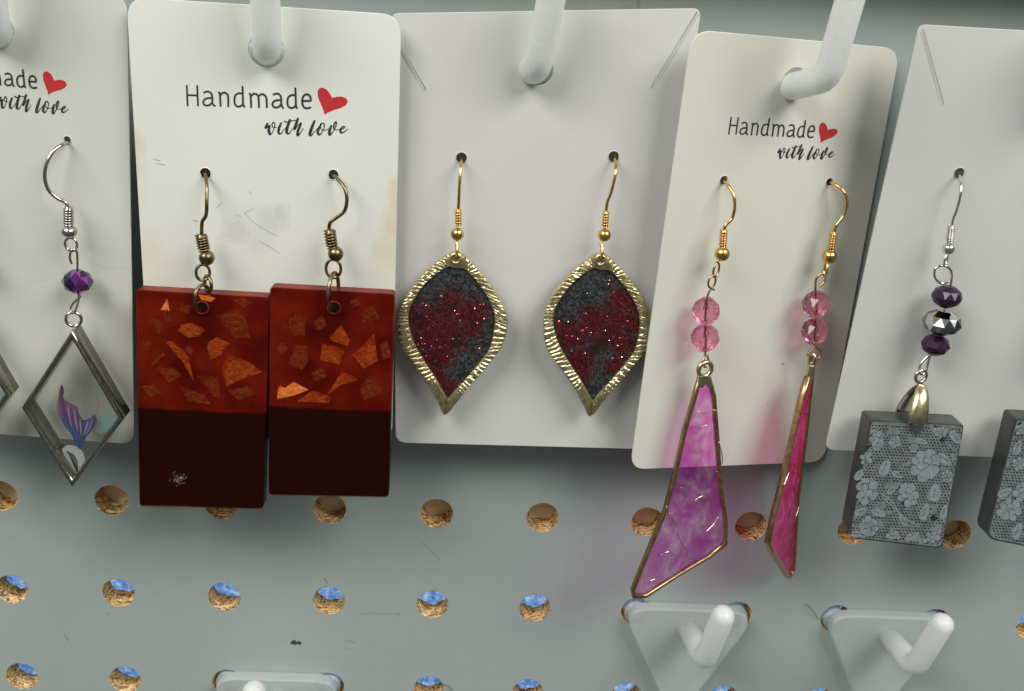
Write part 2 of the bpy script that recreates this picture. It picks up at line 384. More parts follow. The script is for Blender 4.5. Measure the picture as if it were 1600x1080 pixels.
# wear on the board
ribbon('paint_chip', [[(455, 1005, 3), (459, 1004, 8), (462, 1006, 4)], [(465, 1004, 4), (468, 1005, 6), (470, 1005, 3)]], FB, .02, DIRT, board)
ribbon('scratch', [[(540, 1001, 1), (550, 1003, 1.6), (557, 1005, 1)], [(538, 1014, .8), (550, 1015, 1)], [(564, 959, .8), (580, 958.5, 1), (623, 960, .8)], [(617, 959, 2.4), (624, 960, 3)], [(660, 848, .7), (675, 862, .8), (688, 876, .6)], [(1000, 930, 2), (1001, 931, 2)], [(100, 990, .7), (104, 996, 2), (108, 1002, .7)], [(166, 958, 1), (169, 960, 2)], [(506, 903, 1.4), (513, 912, 1.6)], [(997, 0, 5), (998, 14, 5)]], FB, .02, GRIME, board)
def fibre(pts):
    tube('loose_fibre', [at(x, y, FB, o) for x, y, o in pts], .07, DIRT, board, 5, 5)
fibre([(1257, 944, .3), (1266, 950, 1.0), (1275, 962, .8), (1279, 968, .1)])
fibre([(689, 1068, .2), (700, 1072, .8), (708, 1080, .5)])

# ------------------------------------------------------------------ hooks
def hook_plate(cx, cz, parent):
    fr = Frame((cx, 0, cz), (0, -1, 0)); out = round_poly([(-17.5, 4.0), (17.5, 4.0), (0.0, -30.5)], [5.2, 5.2, 4.0], 8)
    pl = sheet('plate', out, [], fr, 3.4, 3.2, .5, PLASTIC, parent, True)
    for s in (-1, 1):
        V, Fc = tube_vf([Vector((cx+s*12.7, -.2, cz)), Vector((cx+s*12.7, 5, cz)), Vector((cx+s*12.7, 9.5, cz))], [2.9, 2.9, 2.4], 20); mesh('prong', V, Fc, PLASTIC, parent, True)
    return pl
def round_poly3(P, rad, seg=10):                  # open polyline with filleted corners
    out = [P[0]]
    for i in range(1, len(P)-1):
        a = P[i-1]-P[i]; b = P[i+1]-P[i]; d = min(rad, a.length*.45, b.length*.45); s_ = P[i]+a.normalized()*d; e_ = P[i]+b.normalized()*d
        out += [s_*(1-t)**2+P[i]*2*t*(1-t)+e_*t*t for t in [k/seg for k in range(seg+1)]]
    return out+[P[-1]]
def peg(path, r, parent):
    pts = [Vector(p) for p in path]; pth = [Vector(q) for q in round_poly3(pts, r*1.1)]; e = pts[-1]; d = (pth[-1]-pth[-2]).normalized(); rr = [r]*len(pth)
    for q in (.5, .8, .95, 1.0): pth.append(e+d*r*q*.85); rr.append(r*math.sqrt(max(1-q*q, .0025)))
    V, Fc = tube_vf(pth, rr, 24); return mesh('peg', V, Fc, PEGM, parent, True)
def full_hook(cx, cz, label, pth):
    h = empty('peg_hook', label, 'hook', (cx, 0, cz), 'clear plastic pegboard hooks'); hook_plate(cx, cz, h); peg(pth, 2.65, h); return h
def bare(cx, cz, lab, side=1.0):
    return full_hook(cx, cz, lab, [(cx, -2.5, cz-1.5), (cx+1.2*side, -16.6, cz-.8), (cx+2.4*side, -21.5, cz+15)])
bare(6.5*PITCH, -PITCH*1.03, 'empty clear plastic hook just below the large pink triangle earring')
bare(8.5*PITCH, -PITCH*1.03, 'empty clear plastic hook at lower right, below the lace slab earring')
bare(2.5*PITCH, -PITCH*2.0, 'empty clear plastic hook cut off by the bottom edge, below the red slabs', -.6)

# ------------------------------------------------------------------ cards
F1 = Frame((15, -14, 60), (0, -1, 0)); F2 = Frame((66, -16, 60), (0, -1, 0)); F3 = Frame((118, -12.8, 60), (0, -1, 0)); F5 = Frame((215, -14, 60), (0, -1, 0))
F4 = Frame((168, -10.8, 60), (17.5, -46.9, 0))
THK = 0.45
# printed lettering, traced once in the coordinates of the second card
def z1(L, w=15): return [[(280+x/5.714, 120+y/5.714, w/5.714) for x, y in s] for s in L]
WORD = z1([[(68, 80), (75, 258)], [(160, 82), (168, 258)], [(75, 163), (163, 168)],
 [(222, 142), (245, 132), (275, 138), (292, 165), (296, 205), (298, 240), (318, 262)], [(295, 190), (250, 192), (222, 208), (215, 235), (235, 256), (270, 252), (295, 230)],
 [(352, 140), (362, 150), (366, 200), (370, 262)], [(365, 170), (385, 145), (412, 143), (434, 165), (438, 210), (438, 265)],
 [(565, 88), (568, 170), (570, 245), (583, 268)], [(568, 150), (530, 148), (502, 165), (493, 205), (500, 250), (525, 266), (555, 258), (570, 235)],
 [(628, 150), (636, 162), (640, 215), (642, 272)], [(638, 178), (660, 154), (688, 154), (706, 178), (710, 220), (712, 272)], [(706, 178), (730, 156), (758, 160), (776, 185), (781, 225), (782, 272)],
 [(842, 158), (865, 150), (892, 155), (908, 182), (911, 220), (914, 255), (928, 278)], [(910, 208), (870, 210), (842, 222), (832, 250), (850, 272), (885, 270), (910, 245)],
 [(1037, 103), (1040, 185), (1043, 260), (1052, 278)], [(1040, 165), (1005, 163), (977, 180), (966, 215), (971, 258), (995, 278), (1025, 272), (1043, 250)],
 [(1100, 216), (1140, 215), (1172, 213), (1172, 185), (1155, 160), (1130, 157), (1108, 175), (1098, 215), (1105, 258), (1130, 280), (1172, 275)]])
def z2(L): return [[(400+x/10, 170+y/10, w/10) for x, y, w in s] for s in L]
SCRIPT = z2([[(180, 235, 30), (150, 300, 32), (175, 290, 14), (215, 265, 22), (200, 330, 38), (215, 400, 28), (255, 370, 10), (290, 280, 12), (290, 230, 14), (265, 215, 14), (250, 250, 16), (265, 290, 10), (325, 293, 6)],
 [(385, 240, 28), (355, 320, 36), (355, 380, 32), (385, 392, 14), (425, 345, 8), (470, 295, 6)], [(383, 228, 14), (405, 217, 10)],
 [(530, 175, 30), (490, 290, 38), (480, 370, 36), (515, 390, 16), (555, 335, 8), (590, 290, 6)], [(450, 195, 20), (480, 210, 14), (560, 190, 10), (625, 180, 8)],
 [(655, 155, 28), (625, 240, 36), (600, 325, 26), (650, 260, 8), (705, 220, 16), (685, 270, 32), (655, 350, 36), (650, 415, 30), (690, 385, 12), (740, 305, 6)],
 [(915, 190, 26), (870, 300, 40), (840, 400, 36), (865, 415, 18), (910, 360, 8), (960, 305, 6)],
 [(1020, 240, 14), (985, 300, 28), (965, 370, 32), (990, 405, 24), (1030, 370, 10), (1065, 290, 10), (1065, 240, 14), (1035, 225, 12), (1005, 250, 12), (1020, 320, 8), (1070, 335, 8), (1130, 315, 6)],
 [(1175, 265, 24), (1150, 340, 36), (1150, 405, 34), (1185, 380, 10), (1240, 290, 10), (1255, 220, 20), (1240, 205, 14), (1215, 260, 18), (1220, 320, 14), (1260, 330, 6), (1300, 318, 6)],
 [(1320, 335, 10), (1370, 305, 10), (1385, 280, 14), (1355, 280, 16), (1320, 325, 26), (1325, 370, 26), (1370, 365, 12), (1435, 315, 6)]])
HEART = [(280+x/5.714, 120+y/5.714) for x, y in [(1298, 340), (1288, 300), (1262, 240), (1240, 185), (1235, 135), (1250, 103), (1282, 97), (1318, 115), (1345, 150), (1366, 190), (1400, 180), (1450, 177), (1490, 192), (1506, 225), (1485, 258), (1440, 280), (1380, 298), (1330, 318)]]
ident = lambda x, y: (x, y)
def printing(fr, parent, fw, fs, fh, k):
    ribbon('lettering', [[(*fw(x, y), w*k*1.12) for x, y, w in s] for s in WORD], fr, .02, INK, parent)
    ribbon('script_lettering', [[(*fs(x, y), (w*1.08+.35)*k) for x, y, w in s] for s in SCRIPT], fr, .02, INK, parent)
    patch('printed_heart', [fh(x, y) for x, y in HEART], fr, .025, RED, parent)
def card(label, fr, corners, radii, pegh, holes, mat, slits=()):
    o = empty('earring_card', label, 'earring card', at(*pegh[:2], fr, 0), 'white earring cards on hooks')
    uv = lambda x, y: fr.uv(at(x, y, fr, 0))
    out = round_poly([uv(*c) for c in corners], radii, 8)
    hs = []; hx = uv(pegh[0], pegh[1]); hs.append(circle2(hx, pegh[2], 32, pegh[3]))
    for (x, y, r) in holes: hs.append(circle2(uv(x, y), r, 14, jit=.12))
    for (a, b) in slits:
        p = Vector(uv(*a)); q = Vector(uv(*b)); n = (q-p).normalized(); n = Vector((-n.y, n.x))*.13
        hs.append([tuple(p+n), tuple(p-n), tuple(q-n*.9), tuple(q+n*.9)])
    b = sheet('card_panel', out, hs, fr, 0, THK, .12, mat, o)
    for (a, b2) in slits:                         # the lifted lip along a cut
        p = Vector(uv(*a)); q = Vector(uv(*b2)); n = (q-p).normalized(); n = Vector((-n.y, n.x))*(.55 if q.x > p.x else .55)
        if (q.x > p.x) == (n.x > 0): n = -n
        V = [fr.w(*p, .02), fr.w(*q, .02), fr.w(*(q+n), .02), fr.w(*(p+n), .02), fr.w(*p, .20), fr.w(*q, .10)]
        mesh('slit_lip', V, [(4, 5, 2, 3), (0, 1, 5, 4), (0, 4, 3), (1, 2, 5)], mat, o)
    for (x, y, r) in holes:                       # raised burr round a punched hole
        V, Fc = [], []; c = fr.w(*uv(x, y), 0); ring_vf(c, fr.N, r*1.06, .10, V, Fc, 20, 6); mesh('hole_burr', V, Fc, mat, o, True)
    return o
WHITE1 = paper('card_stock_ivory', (.575, .59, .53)).m; WHITE3 = paper('card_stock_white', (.575, .578, .56)).m; WHITE4 = paper('card_stock_cream', (.64, .64, .57)).m; WHITE5 = paper('card_stock_cool', (.52, .53, .51)).m
c1 = card('white handmade card at the left edge, cut off by the frame', F1, [(-228, -32), (199, -8), (210, 695), (-190, 664)], [3.5]*4, (-8, 46, 3.4, 3.4), [(105, 219, .75), (-70, 210, .75)], WHITE1)
o2 = at(416, 78, F2, 0)
def rel(x, y, fr, o): return tuple((at(x, y, fr, 0)-o)*MM)
W2 = paper('card_stock_stained', (.70, .72, .655), [(rel(x, y, F2, o2), r*MM, k) for x, y, r, k in ((200, 225, 3.6, .42), (208, 262, 3.0, .35), (206, 310, 3.6, .22), (218, 385, 5, .2), (628, 300, 3.4, .5), (626, 345, 4.2, .45), (618, 385, 5.0, .35), (606, 410, 5.0, .2), (240, 430, 7, .15))],
           [(rel(x, y, F2, o2), r*MM, k) for x, y, r, k in ((428, 343, 3.4, .22), (370, 362, 2.6, .20), (410, 378, 3.2, .12), (440, 330, 2.0, .15), (395, 350, 5, .07))]).m
c2 = card('stained white handmade card with scuffs, holding the two red slab earrings', F2, [(197, -5), (627, 23), (612, 692), (238, 684)], [4, 4, 4, 4], (416, 78, 3.3, 3.3), [(321, 271, 1.05), (521, 273, 1.0)], W2)
c3 = card('blank white card with slit corners, holding the two gold leaf earrings', F3, [(612, 21), (1096, 13), (1000, 702), (618, 692)], [1.4, 1.6, 1.6, 2.6], (840, 108, 3.0, 3.1), [(721, 247, 1.1), (959, 245, 1.1)], WHITE3, [((621, 66), (665, 141)), ((1089, 20), (1018, 137))])
c4 = card('turned cream handmade card, holding the two pink bead earrings', F4, [(1082, 46), (1407, 76), (1288, 722), (985, 734)], [4.5, 4.5, 4.0, 4.0], (1242, 130, 3.0, 3.0), [(1131, 282, .95), (1296, 285, .9)], WHITE4)
c5 = card('white card with a slit corner at the right edge, cut off by the frame', F5, [(1436, 38), (1915, 66), (1705, 722), (1289, 703)], [1.6, 1.6, 2, 2], (1655, 155, 3.1, 3.1), [(1499, 271, 1.1), (1720, 285, 1.1)], WHITE5, [((1442, 47), (1474, 163))])
printing(F2, c2, ident, ident, ident, 1.0)
fw4 = affine([(292.6, 165.5), (484.8, 169), (291.9, 134)], [(1138.4, 209.7), (1270, 214.7), (1142.6, 183.5)])
fs4 = affine([(414.4, 199.6), (543.4, 201.9), (484.7, 211.9)], [(1215.6, 238.5), (1304, 241), (1262.2, 249.4)])
fh4 = affine([(507.2, 179.5), (496, 143.6), (543.6, 159.4)], [(1282.4, 224), (1280, 197), (1308.8, 207)])
printing(F4, c4, fw4, fs4, fh4, .80)
fw1 = affine([(461.5, 138), (462.9, 168.6), (543.5, 159.4)], [(35.6, 109.5), (38.5, 136), (104, 133)])
fs1 = affine([(543.4, 201.9), (484.7, 211.9), (491.4, 189)], [(106.5, 171), (57.3, 176), (62.5, 154)])
fh1 = affine([(507.2, 179.5), (496, 143.6), (543.6, 159.4)], [(75.5, 148.5), (66.8, 117), (104.3, 132.5)])
printing(F1, c1, fw1, fs1, fh1, .95)
ribbon('scuff_mark', [[(381, 333, .8), (390, 329, 1), (398, 325, .7)], [(382, 333, .9), (400, 350, 1), (420, 362, 1), (434, 369, .7)], [(387, 298, .7), (393, 304, 1)], [(338, 325, 1.2), (346, 317, 1)], [(405, 377, .8), (420, 385, 1), (437, 396, .8)], [(301, 344, 1), (309, 346, 1.4)], [(368, 335, .6), (377, 339, .8)], [(240, 249, .8), (250, 251, 1)], [(245, 255, .7), (258, 258, .9)]], F2, .02, SCUFF, c2)
ribbon('crease', [[(40, 441, .8), (65, 438, 1.4), (95, 441, .8)], [(140, 410, .8), (165, 417, 1.6), (205, 419, .8)], [(150, 462, .6), (180, 459, 1.2), (206, 460, .6)]], F1, .015, WHITE3, c1)
ribbon('speck', [[(1303, 563, 2), (1304, 564, 2)], [(1222, 568, 3), (1225, 569, 3)], [(1199, 630, 1.8), (1200, 631, 1.8)]], F4, .02, SCUFF, c4)

# hooks that carry the cards
def card_hook(col, fr, label, pts):
    cx = col*PITCH; cz = 4*PITCH
    pth = [(cx, -3, cz+2)]+[at(x, y, FB, d) for x, y, d in pts]; full_hook(cx, cz, label, pth)
card_hook(.5, F1, 'plastic hook holding the leftmost card', [(-8, 46, 18.5), (-26, -110, 24)])
card_hook(2.5, F2, 'plastic hook holding the stained card above the red slabs', [(417, 76, 20), (412, -70, 25)])
card_hook(4.5, F3, 'clear scratched plastic hook holding the blank card above the leaf earrings', [(840, 109, 17), (872, -60, 23.5)])
card_hook(6.5, F4, 'plastic hook with a long bend holding the turned cream card', [(1236, 136, 10.5), (1293, 122, 22), (1345, -60, 27)])
card_hook(8.5, F5, 'plastic hook holding the rightmost card', [(1652, 155, 11), (1685, 150, 20), (1720, 20, 23)])

# ------------------------------------------------------------------ earrings
def A(fr): return lambda x, y, off: at(x, y, fr, off)
def ear_wire(e, fr, wire, co, coil_R, turns, bl, br, mat, bmat, r=.36):
    a = A(fr); pts = [a(*w) for w in wire]
    tube('ear_wire', pts, r, mat, e)
    if co: coil('coil', a(*co[0]), a(*co[1]), coil_R, turns, .2, mat, e)
    ball('ball', a(*bl), br, bmat, e)
XN = Vector((1, 0, 0))
def side_n(fr): return fr.U
def loop_part(e, fr, name, x, y, off, R, r, mat, face=True, sy=1.0, tilt=0.0):
    n = fr.N if face else fr.U
    if tilt: n = (fr.N*math.cos(tilt)+fr.U*math.sin(tilt))
    return ring(name, at(x, y, fr, off), n, R, r, mat, e, sy)

# --- 1: diamond bezels with a fish tail
def tail_mat():
    t = NT('tail_print'); sp = t.node('ShaderNodeSeparateXYZ'); t.link(t.tc.outputs['Generated'], sp.inputs[0]); f = t.noise(1.0, 4, vec=t.map((2600, 2600, 500), (0, .5, 0)))
    z = t.math('ADD', sp.outputs['Z'], t.math('MULTIPLY', t.math('SUBTRACT', f, .5), .35))
    c = t.ramp(z, [(.05, (.004, .035, .12)), (.32, (.010, .06, .20)), (.48, (.05, .03, .13)), (.66, (.13, .05, .12)), (.9, (.07, .02, .07))]); c = t.mix(t.math('MULTIPLY', t.ramp(f, [(.55, (0, 0, 0)), (.7, (1, 1, 1))]), .35), c, (.22, .17, .22, 1)); t.set(Base_Color=c, Roughness=.4, Specular_IOR_Level=.2); return t.m
TAIL = tail_mat()
PALER = NT('pale_lilac_ink').set(Base_Color=(.20, .15, .22, 1), Roughness=.5).m; DARKR = NT('dark_violet_ink').set(Base_Color=(.035, .018, .07, 1), Roughness=.5).m
WISP = tinted('white_wisp', (.72, .77, .82, 1), (1, 1, 1, 1), .58, .4, (800, .4)).m
AQUA = tinted('aqua_wash', (.35, .55, .55, 1), (.8, .92, .92, 1), .8, .3).m
def facet_noise(t, sc):
    g = t.node('ShaderNodeNewGeometry'); return t.noise(sc, 1, .5, vec=g.outputs['True Normal'])
PURPLE = NT('iridescent_purple'); _f = facet_noise(PURPLE, 2.6)
PURPLE.set(Base_Color=PURPLE.ramp(_f, [(.36, (.012, .014, .07)), (.46, (.035, .012, .085)), (.56, (.08, .02, .14)), (.62, (.45, .08, .50)), (.68, (.05, .10, .16))]), Metallic=.8, Roughness=.1, Coat_Weight=.6); PURPLE = PURPLE.m
def sm2(L): return [(p.x, p.y) for p in closed_catmull([Vector((x, y, 0)) for x, y in L], 4)]
def diamond_earring(label, dx, dy, loc):
    fr = F1; e = empty('diamond_earring', label, 'earring', loc, 'diamond earrings with a fish tail')
    a = lambda x, y, o: at(x+dx, y+dy, fr, o)
    tube('ear_wire', [a(*w) for w in [(106, 220, -2), (105, 222, .2), (98, 226, 2.0), (84, 236, 3.6), (73, 256, 4.6), (70, 277, 4.8), (76, 297, 4.6), (90, 310, 4.2), (103, 317, 4), (107, 326, 4)]], .37, SILVER, e)
    coil('coil', a(107, 324, 4), a(107, 352, 4), .80, 7, .21, SILVER, e); ball('ball', a(108.5, 362, 4), 1.5, SILVER, e, ry=1.25)
    ring('loop', a(111, 382, 4), fr.N, 1.15, .26, SILVER, e, 1.15)
    tube('eye_pin', [a(*w) for w in [(112, 412, 4), (109, 402, 4.6), (112, 391, 4.9), (119, 392, 4.5), (121, 404, 4), (121, 440, 4), (123, 464, 4), (121, 476, 4.4), (116, 488, 4.9), (111, 487, 4.4), (113, 476, 4), (127, 462, 3.8)]], .24, SILVER, e)
    facet_bead('bead', a(121, 440, 4), fr.V, 3.05, 2.35, PURPLE, e, 8, .2)
    ring('jump_ring', a(115, 499, 4.2), (fr.N+fr.U*.25), 1.45, .33, SILVER, e)
    o2d = [(112, 516), (193, 655), (112, 763), (33, 638)]; n2 = 8
    outl = [a(x, y, 7.6) for x, y in o2d]
    pts = []
    for k in range(4):
        p, q = outl[k], outl[(k+1) % 4]; pts += [p+(q-p)*(s/n2) for s in [0.02]+[i for i in range(1, n2)]+[n2-.02]]
    inn = []; I = inset(outl, 1.05); c0 = sum(outl, Vector())/4
    if (I[0]-c0).length > (outl[0]-c0).length: I = inset(outl, -1.05)
    for k in range(4):
        p, q = I[k], I[(k+1) % 4]; inn += [p+(q-p)*(s/n2) for s in [0.02]+[i for i in range(1, n2)]+[n2-.02]]
    bz = mesh('bezel', *frame_vf(pts, inn, fr.N, 4.4, .2), PEWTER, e, True)
    I2 = [p-fr.N*.5 for p in I]; Vr, Fr = slab_vf(I2, fr.N, 3.4, .05) if False else ([*I2, *[p-fr.N*3.4 for p in I2]], [(0, 1, 2, 3), (7, 6, 5, 4)]+[(k, 4+k, 4+(k+1) % 4, (k+1) % 4) for k in range(4)])
    mesh('clear_resin', Vr, Fr, CLEAR, e)
    z = lambda L: [(20+x/4.91+dx, 560+y/4.91+dy) for x, y in L]
    patch('fish_tail', sm2(z([(370, 205), (390, 255), (385, 305), (430, 345), (490, 375), (510, 440), (545, 475), (590, 460), (630, 430), (640, 460), (640, 500), (600, 560), (560, 610), (545, 650), (525, 695), (500, 685), (475, 640), (440, 570), (390, 510), (355, 440), (340, 380), (350, 300)])), fr, 5.4, TAIL, e, .25)
    tl_ = e.children[-1]
    zr = lambda L: [[(20+x/4.91+dx, 560+y/4.91+dy, w/4.91) for x, y, w in q] for q in L]
    ribbon('pale_ray', zr([[(425, 365, 8), (430, 430, 14), (450, 520, 6)], [(470, 400, 10), (480, 470, 16), (500, 560, 6)], [(515, 470, 8), (520, 530, 14), (525, 590, 5)], [(575, 490, 16), (560, 540, 14), (545, 590, 5)], [(610, 470, 8), (590, 530, 10), (560, 590, 4)], [(352, 330, 4), (350, 390, 8), (375, 470, 4)]]), fr, 5.42, PALER, tl_)
    ribbon('dark_ray', zr([[(372, 225, 5), (378, 300, 12), (400, 420, 16), (450, 560, 8)], [(448, 380, 6), (462, 460, 12), (490, 570, 8)], [(495, 420, 6), (505, 500, 12), (515, 600, 8)], [(628, 445, 14), (620, 500, 16), (570, 590, 8)], [(540, 500, 8), (540, 560, 10), (525, 640, 14)]]), fr, 5.43, DARKR, tl_)
    ribbon('whisker', zr([[(655, 335, 6), (648, 400, 12), (632, 450, 8)]]), fr, 5.43, PALER, tl_)
    ribbon('white_swirl', zr([[(385, 700, 20), (430, 690, 50), (490, 715, 66), (522, 770, 60), (520, 820, 40), (505, 865, 10)], [(395, 715, 30), (415, 760, 44), (445, 820, 34), (490, 885, 8)]]), fr, 5.0, WISP, e, .05)
    patch('aqua_wash', sm2(z([(640, 560), (660, 450), (740, 420), (800, 450), (740, 540), (690, 575)])), fr, 4.6, AQUA, e, .1)
    return e
diamond_earring('silver diamond earring with purple tail and faceted bead, fully in view', 0, 0, at(106, 222, F1, 0))
diamond_earring('silver diamond earring at the left edge, only one corner in view', -177, -37, at(-70, 208, F1, 0))

# --- 2: two-tone slabs with copper flakes
def slab_mat(y_split, o, fr):
    t = NT('red_brown_resin'); sp = t.node('ShaderNodeSeparateXYZ'); t.link(t.tc.outputs['Object'], sp.inputs[0])
    f = t.noise(120, 4); g = t.noise(2400, 4, .7)
    zs = (at(315, y_split, fr, 6)-o).z*MM
    s = t.node('ShaderNodeMapRange'); s.inputs['From Min'].default_value = zs-.0003; s.inputs['From Max'].default_value = zs+.0003; t.link(t.math('ADD', sp.outputs['Z'], t.math('MULTIPLY', t.math('SUBTRACT', f, .5), .0012)), s.inputs[0])
    red = t.ramp(f, [(.30, (.060, .005, .003)), (.50, (.16, .016, .009)), (.72, (.29, .040, .018))]); red = t.mix(t.math('MULTIPLY', g, .35), red, (.07, .005, .003, 1))
    br = t.ramp(f, [(.3, (.005, .0026, .0012)), (.7, (.015, .0072, .0035))])
    t.set(Base_Color=t.mix(s.outputs[0], br, red), Roughness=t.math('MULTIPLY_ADD', f, .2, .24), Specular_IOR_Level=.16); t.bump(t.noise(260, 3), .05, .0006); return t.m
def flake_mat(name, a, b, met):
    t = NT(name); f = t.noise(900, 5, .7, dist=.6); t.set(Base_Color=t.ramp(f, [(.3, a), (.7, b)]), Metallic=met, Roughness=.35, Specular_IOR_Level=.15); t.bump(f, .9, .0012); return t.m
FL_DIM = flake_mat('copper_flake_deep', (.11, .015, .003), (.27, .052, .009), 0); FL_MID = flake_mat('copper_flake', (.19, .03, .004), (.55, .115, .014), 0); FL_HI = flake_mat('copper_flake_bright', (.95, .20, .02), (1.0, .55, .18), .1)
zz = lambda L: [(200+x/2.768, 430+y/2.768) for x, y in L]
def slab_earring(label, front, split, flakes, wire, co, bl, links, ringc, mark, loc):
    fr = F2; e = empty('slab_earring', label, 'earring', loc, 'red and brown slab earrings'); o = Vector(loc)
    ear_wire(e, fr, wire, co, 1.02, 6, bl, 1.52, BRONZE, BRONZE, .36)
    pts = [at(p[0], p[1], fr, 7.2) for p in round_poly([Vector((*q, 0)) for q in front], 6, 3)]; mt = slab_mat(split, o, fr)
    skin = mesh('clear_skin', *slab_vf(pts, fr.N, .62, .25), SKIN, e)
    V, Fc = slab_vf([p-fr.N*.65 for p in pts], fr.N, 3.0, .06); body = mesh('resin_slab', V, Fc, mt, e)
    for i, (k, L) in enumerate(flakes):
        P = [at(x, y, fr, 6.55) for x, y in zz(L)]; c = sum(P, Vector())/len(P); tl = random.uniform(-.03, .03); tv = random.uniform(.0, .05)
        Q = [p + fr.N*(.03+.8*max(-.03, (p-c).dot(fr.U)*tl)+max(-.03, -(p-c).dot(fr.V)*tv*(1.5 if k == 2 else .4))) for p in P]; n = len(Q)
        V = Q+[c+fr.N*(.05+random.uniform(0, .10))]+[p-fr.N*.2 for p in P]; Fc = [(j, (j+1) % n, n) for j in range(n)]+[(j, n+1+j, n+1+(j+1) % n, (j+1) % n) for j in range(n)]
        mesh('flake', V, Fc, [FL_DIM, FL_MID, FL_HI][k], body)
    for (x, y, off, nf, R, r, sy) in links:
        n = fr.N*math.cos(nf)+fr.U*math.sin(nf); ring('jump_ring', at(x, y, fr, off), n, R, r, BRONZE, e, sy)
    c = at(*ringc, fr, 7.2); V, Fc = [], []; ring_vf(c+fr.N*.02, fr.N, 1.25, .22, V, Fc, 24, 6); mesh('drill_rim', V, Fc, mt, body, True)
    mesh('drill_hole_shade', [c+fr.N*.03+fr.U*math.cos(q*.3927)*1.1+fr.V*math.sin(q*.3927)*1.1 for q in range(16)], [tuple(range(16))], HOLESHADE, body)  # flat dark disc paints the shade inside the drilled hole
    for L in mark: ribbon('scuff_mark', L, fr, 7.21, SCUFF, body)
    return e
SKIN = tinted('red_clear_skin', (.05, .006, .004, 1), (.97, .80, .72, 1), .90, .10, (300, .06)); SKIN.set(Specular_IOR_Level=.45); SKIN = SKIN.m
flA = [(2, [(170, 100), (140, 150), (180, 155)]), (0, [(90, 190), (135, 255), (150, 215), (120, 180)]), (1, [(215, 240), (230, 215), (280, 205), (335, 235), (310, 265), (260, 270)]), (0, [(380, 175), (470, 145), (510, 180), (525, 270), (460, 272), (410, 220)]),
 (1, [(345, 290), (385, 268), (440, 295), (400, 345), (360, 365), (340, 320)]), (1, [(165, 290), (185, 285), (245, 325), (265, 365), (285, 460), (240, 380)]), (1, [(405, 405), (435, 345), (520, 375), (580, 420), (480, 455), (425, 482)]), (0, [(90, 400), (150, 330), (165, 340), (140, 370)]),
 (0, [(110, 390), (200, 400), (235, 430), (180, 465)]), (0, [(290, 430), (390, 440), (400, 530), (370, 525)]), (0, [(205, 470), (330, 520), (360, 560), (260, 545)]), (2, [(305, 85), (350, 87), (378, 100), (360, 115), (320, 108)]), (0, [(155, 162), (182, 160), (190, 205), (165, 210)]), (0, [(255, 300), (285, 320), (270, 350), (250, 330)]), (0, [(450, 110), (500, 95), (540, 120), (500, 140)]), (0, [(60, 290), (85, 270), (110, 300), (80, 330)]), (0, [(430, 500), (520, 480), (560, 510), (480, 540)]), (0, [(60, 480), (120, 470), (150, 510), (90, 530)]), (0, [(230, 110), (270, 130), (260, 170), (220, 150)])]
flB = [(2, [(650, 475), (675, 490), (715, 462), (780, 495), (720, 520), (645, 535)]), (0, [(690, 385), (720, 300), (775, 305), (780, 370), (755, 410)]), (0, [(680, 190), (720, 160), (770, 190), (765, 260), (690, 265)]), (1, [(870, 270), (920, 215), (960, 280), (950, 305), (880, 285)]),
 (1, [(840, 295), (945, 320), (915, 385), (832, 368)]), (1, [(970, 345), (1030, 290), (1065, 250), (1080, 370), (1020, 405)]), (1, [(860, 520), (925, 418), (985, 440), (995, 455), (920, 475)]), (0, [(1005, 490), (1040, 440), (1095, 450), (1130, 500), (1020, 540)]), (0, [(1010, 160), (1060, 130), (1090, 190), (1010, 205)]), (1, [(730, 545), (800, 498), (875, 525), (870, 553)]), (0, [(640, 300), (670, 280), (690, 320), (660, 350)]), (0, [(800, 200), (840, 170), (860, 220), (820, 240)]), (0, [(1090, 300), (1120, 280), (1140, 350), (1100, 370)]), (0, [(790, 420), (840, 400), (860, 440), (810, 460)]), (0, [(960, 110), (1000, 100), (1010, 130), (970, 140)])]
def dust(cx, cy, w, h, n, s=7):
    return [[(cx+random.gauss(0, w), cy+random.gauss(0, h), random.uniform(.5, 1.6)) for _ in range(2)] for _ in range(n)]
def dots(cx, cy, w, h, n):
    L = []
    for _ in range(n):
        x, y = cx+random.gauss(0, w), cy+random.gauss(0, h); d = random.uniform(.3, 1.6); L.append([(x, y, random.uniform(.3, .6)), (x+d*.7, y-d, random.uniform(.2, .5))])
    return L
slab_earring('red and brown slab earring on the left, hanging lower, with a pale scuff', [(211, 454), (419, 466), (411, 797), (217, 793)], 640, flA,
 [(321, 268, -2), (321, 272, .4), (323, 290, 3.2), (323, 315, 4.6), (322, 336, 4.8), (316, 347, 4.7), (315, 367, 4.7)], ((314, 367, 4.7), (319, 391, 4.7)), (323, 403, 4.9),
 [(317, 426, 5.2, .35, 1.3, .3, 1.25), (325, 443, 5.4, -.9, 1.5, .36, 1.0), (316, 464, 6.9, 1.15, 2.2, .36, 1.1)], (316, 481), [dots(278, 748, 5.5, 4.5, 70)], at(321, 271, F2, 0))
slab_earring('red and brown slab earring on the right, with one bright orange flake', [(421, 450), (616, 461), (607, 779), (419, 775)], 628, flB,
 [(520, 271, -2), (521, 274, .4), (527, 279, 2.5), (538, 293, 4.2), (542, 312, 4.8), (538, 330, 4.8), (526, 340, 4.7), (516, 348, 4.7), (514, 360, 4.7)], ((515, 360, 4.7), (519, 387, 4.7)), (524.5, 397, 4.9),
 [(521, 420, 5.1, 0, 1.45, .3, 1.3), (521, 455, 6.9, 1.4, 3.3, .4, 1.1)], (522, 481), [], at(521, 272, F2, 0))

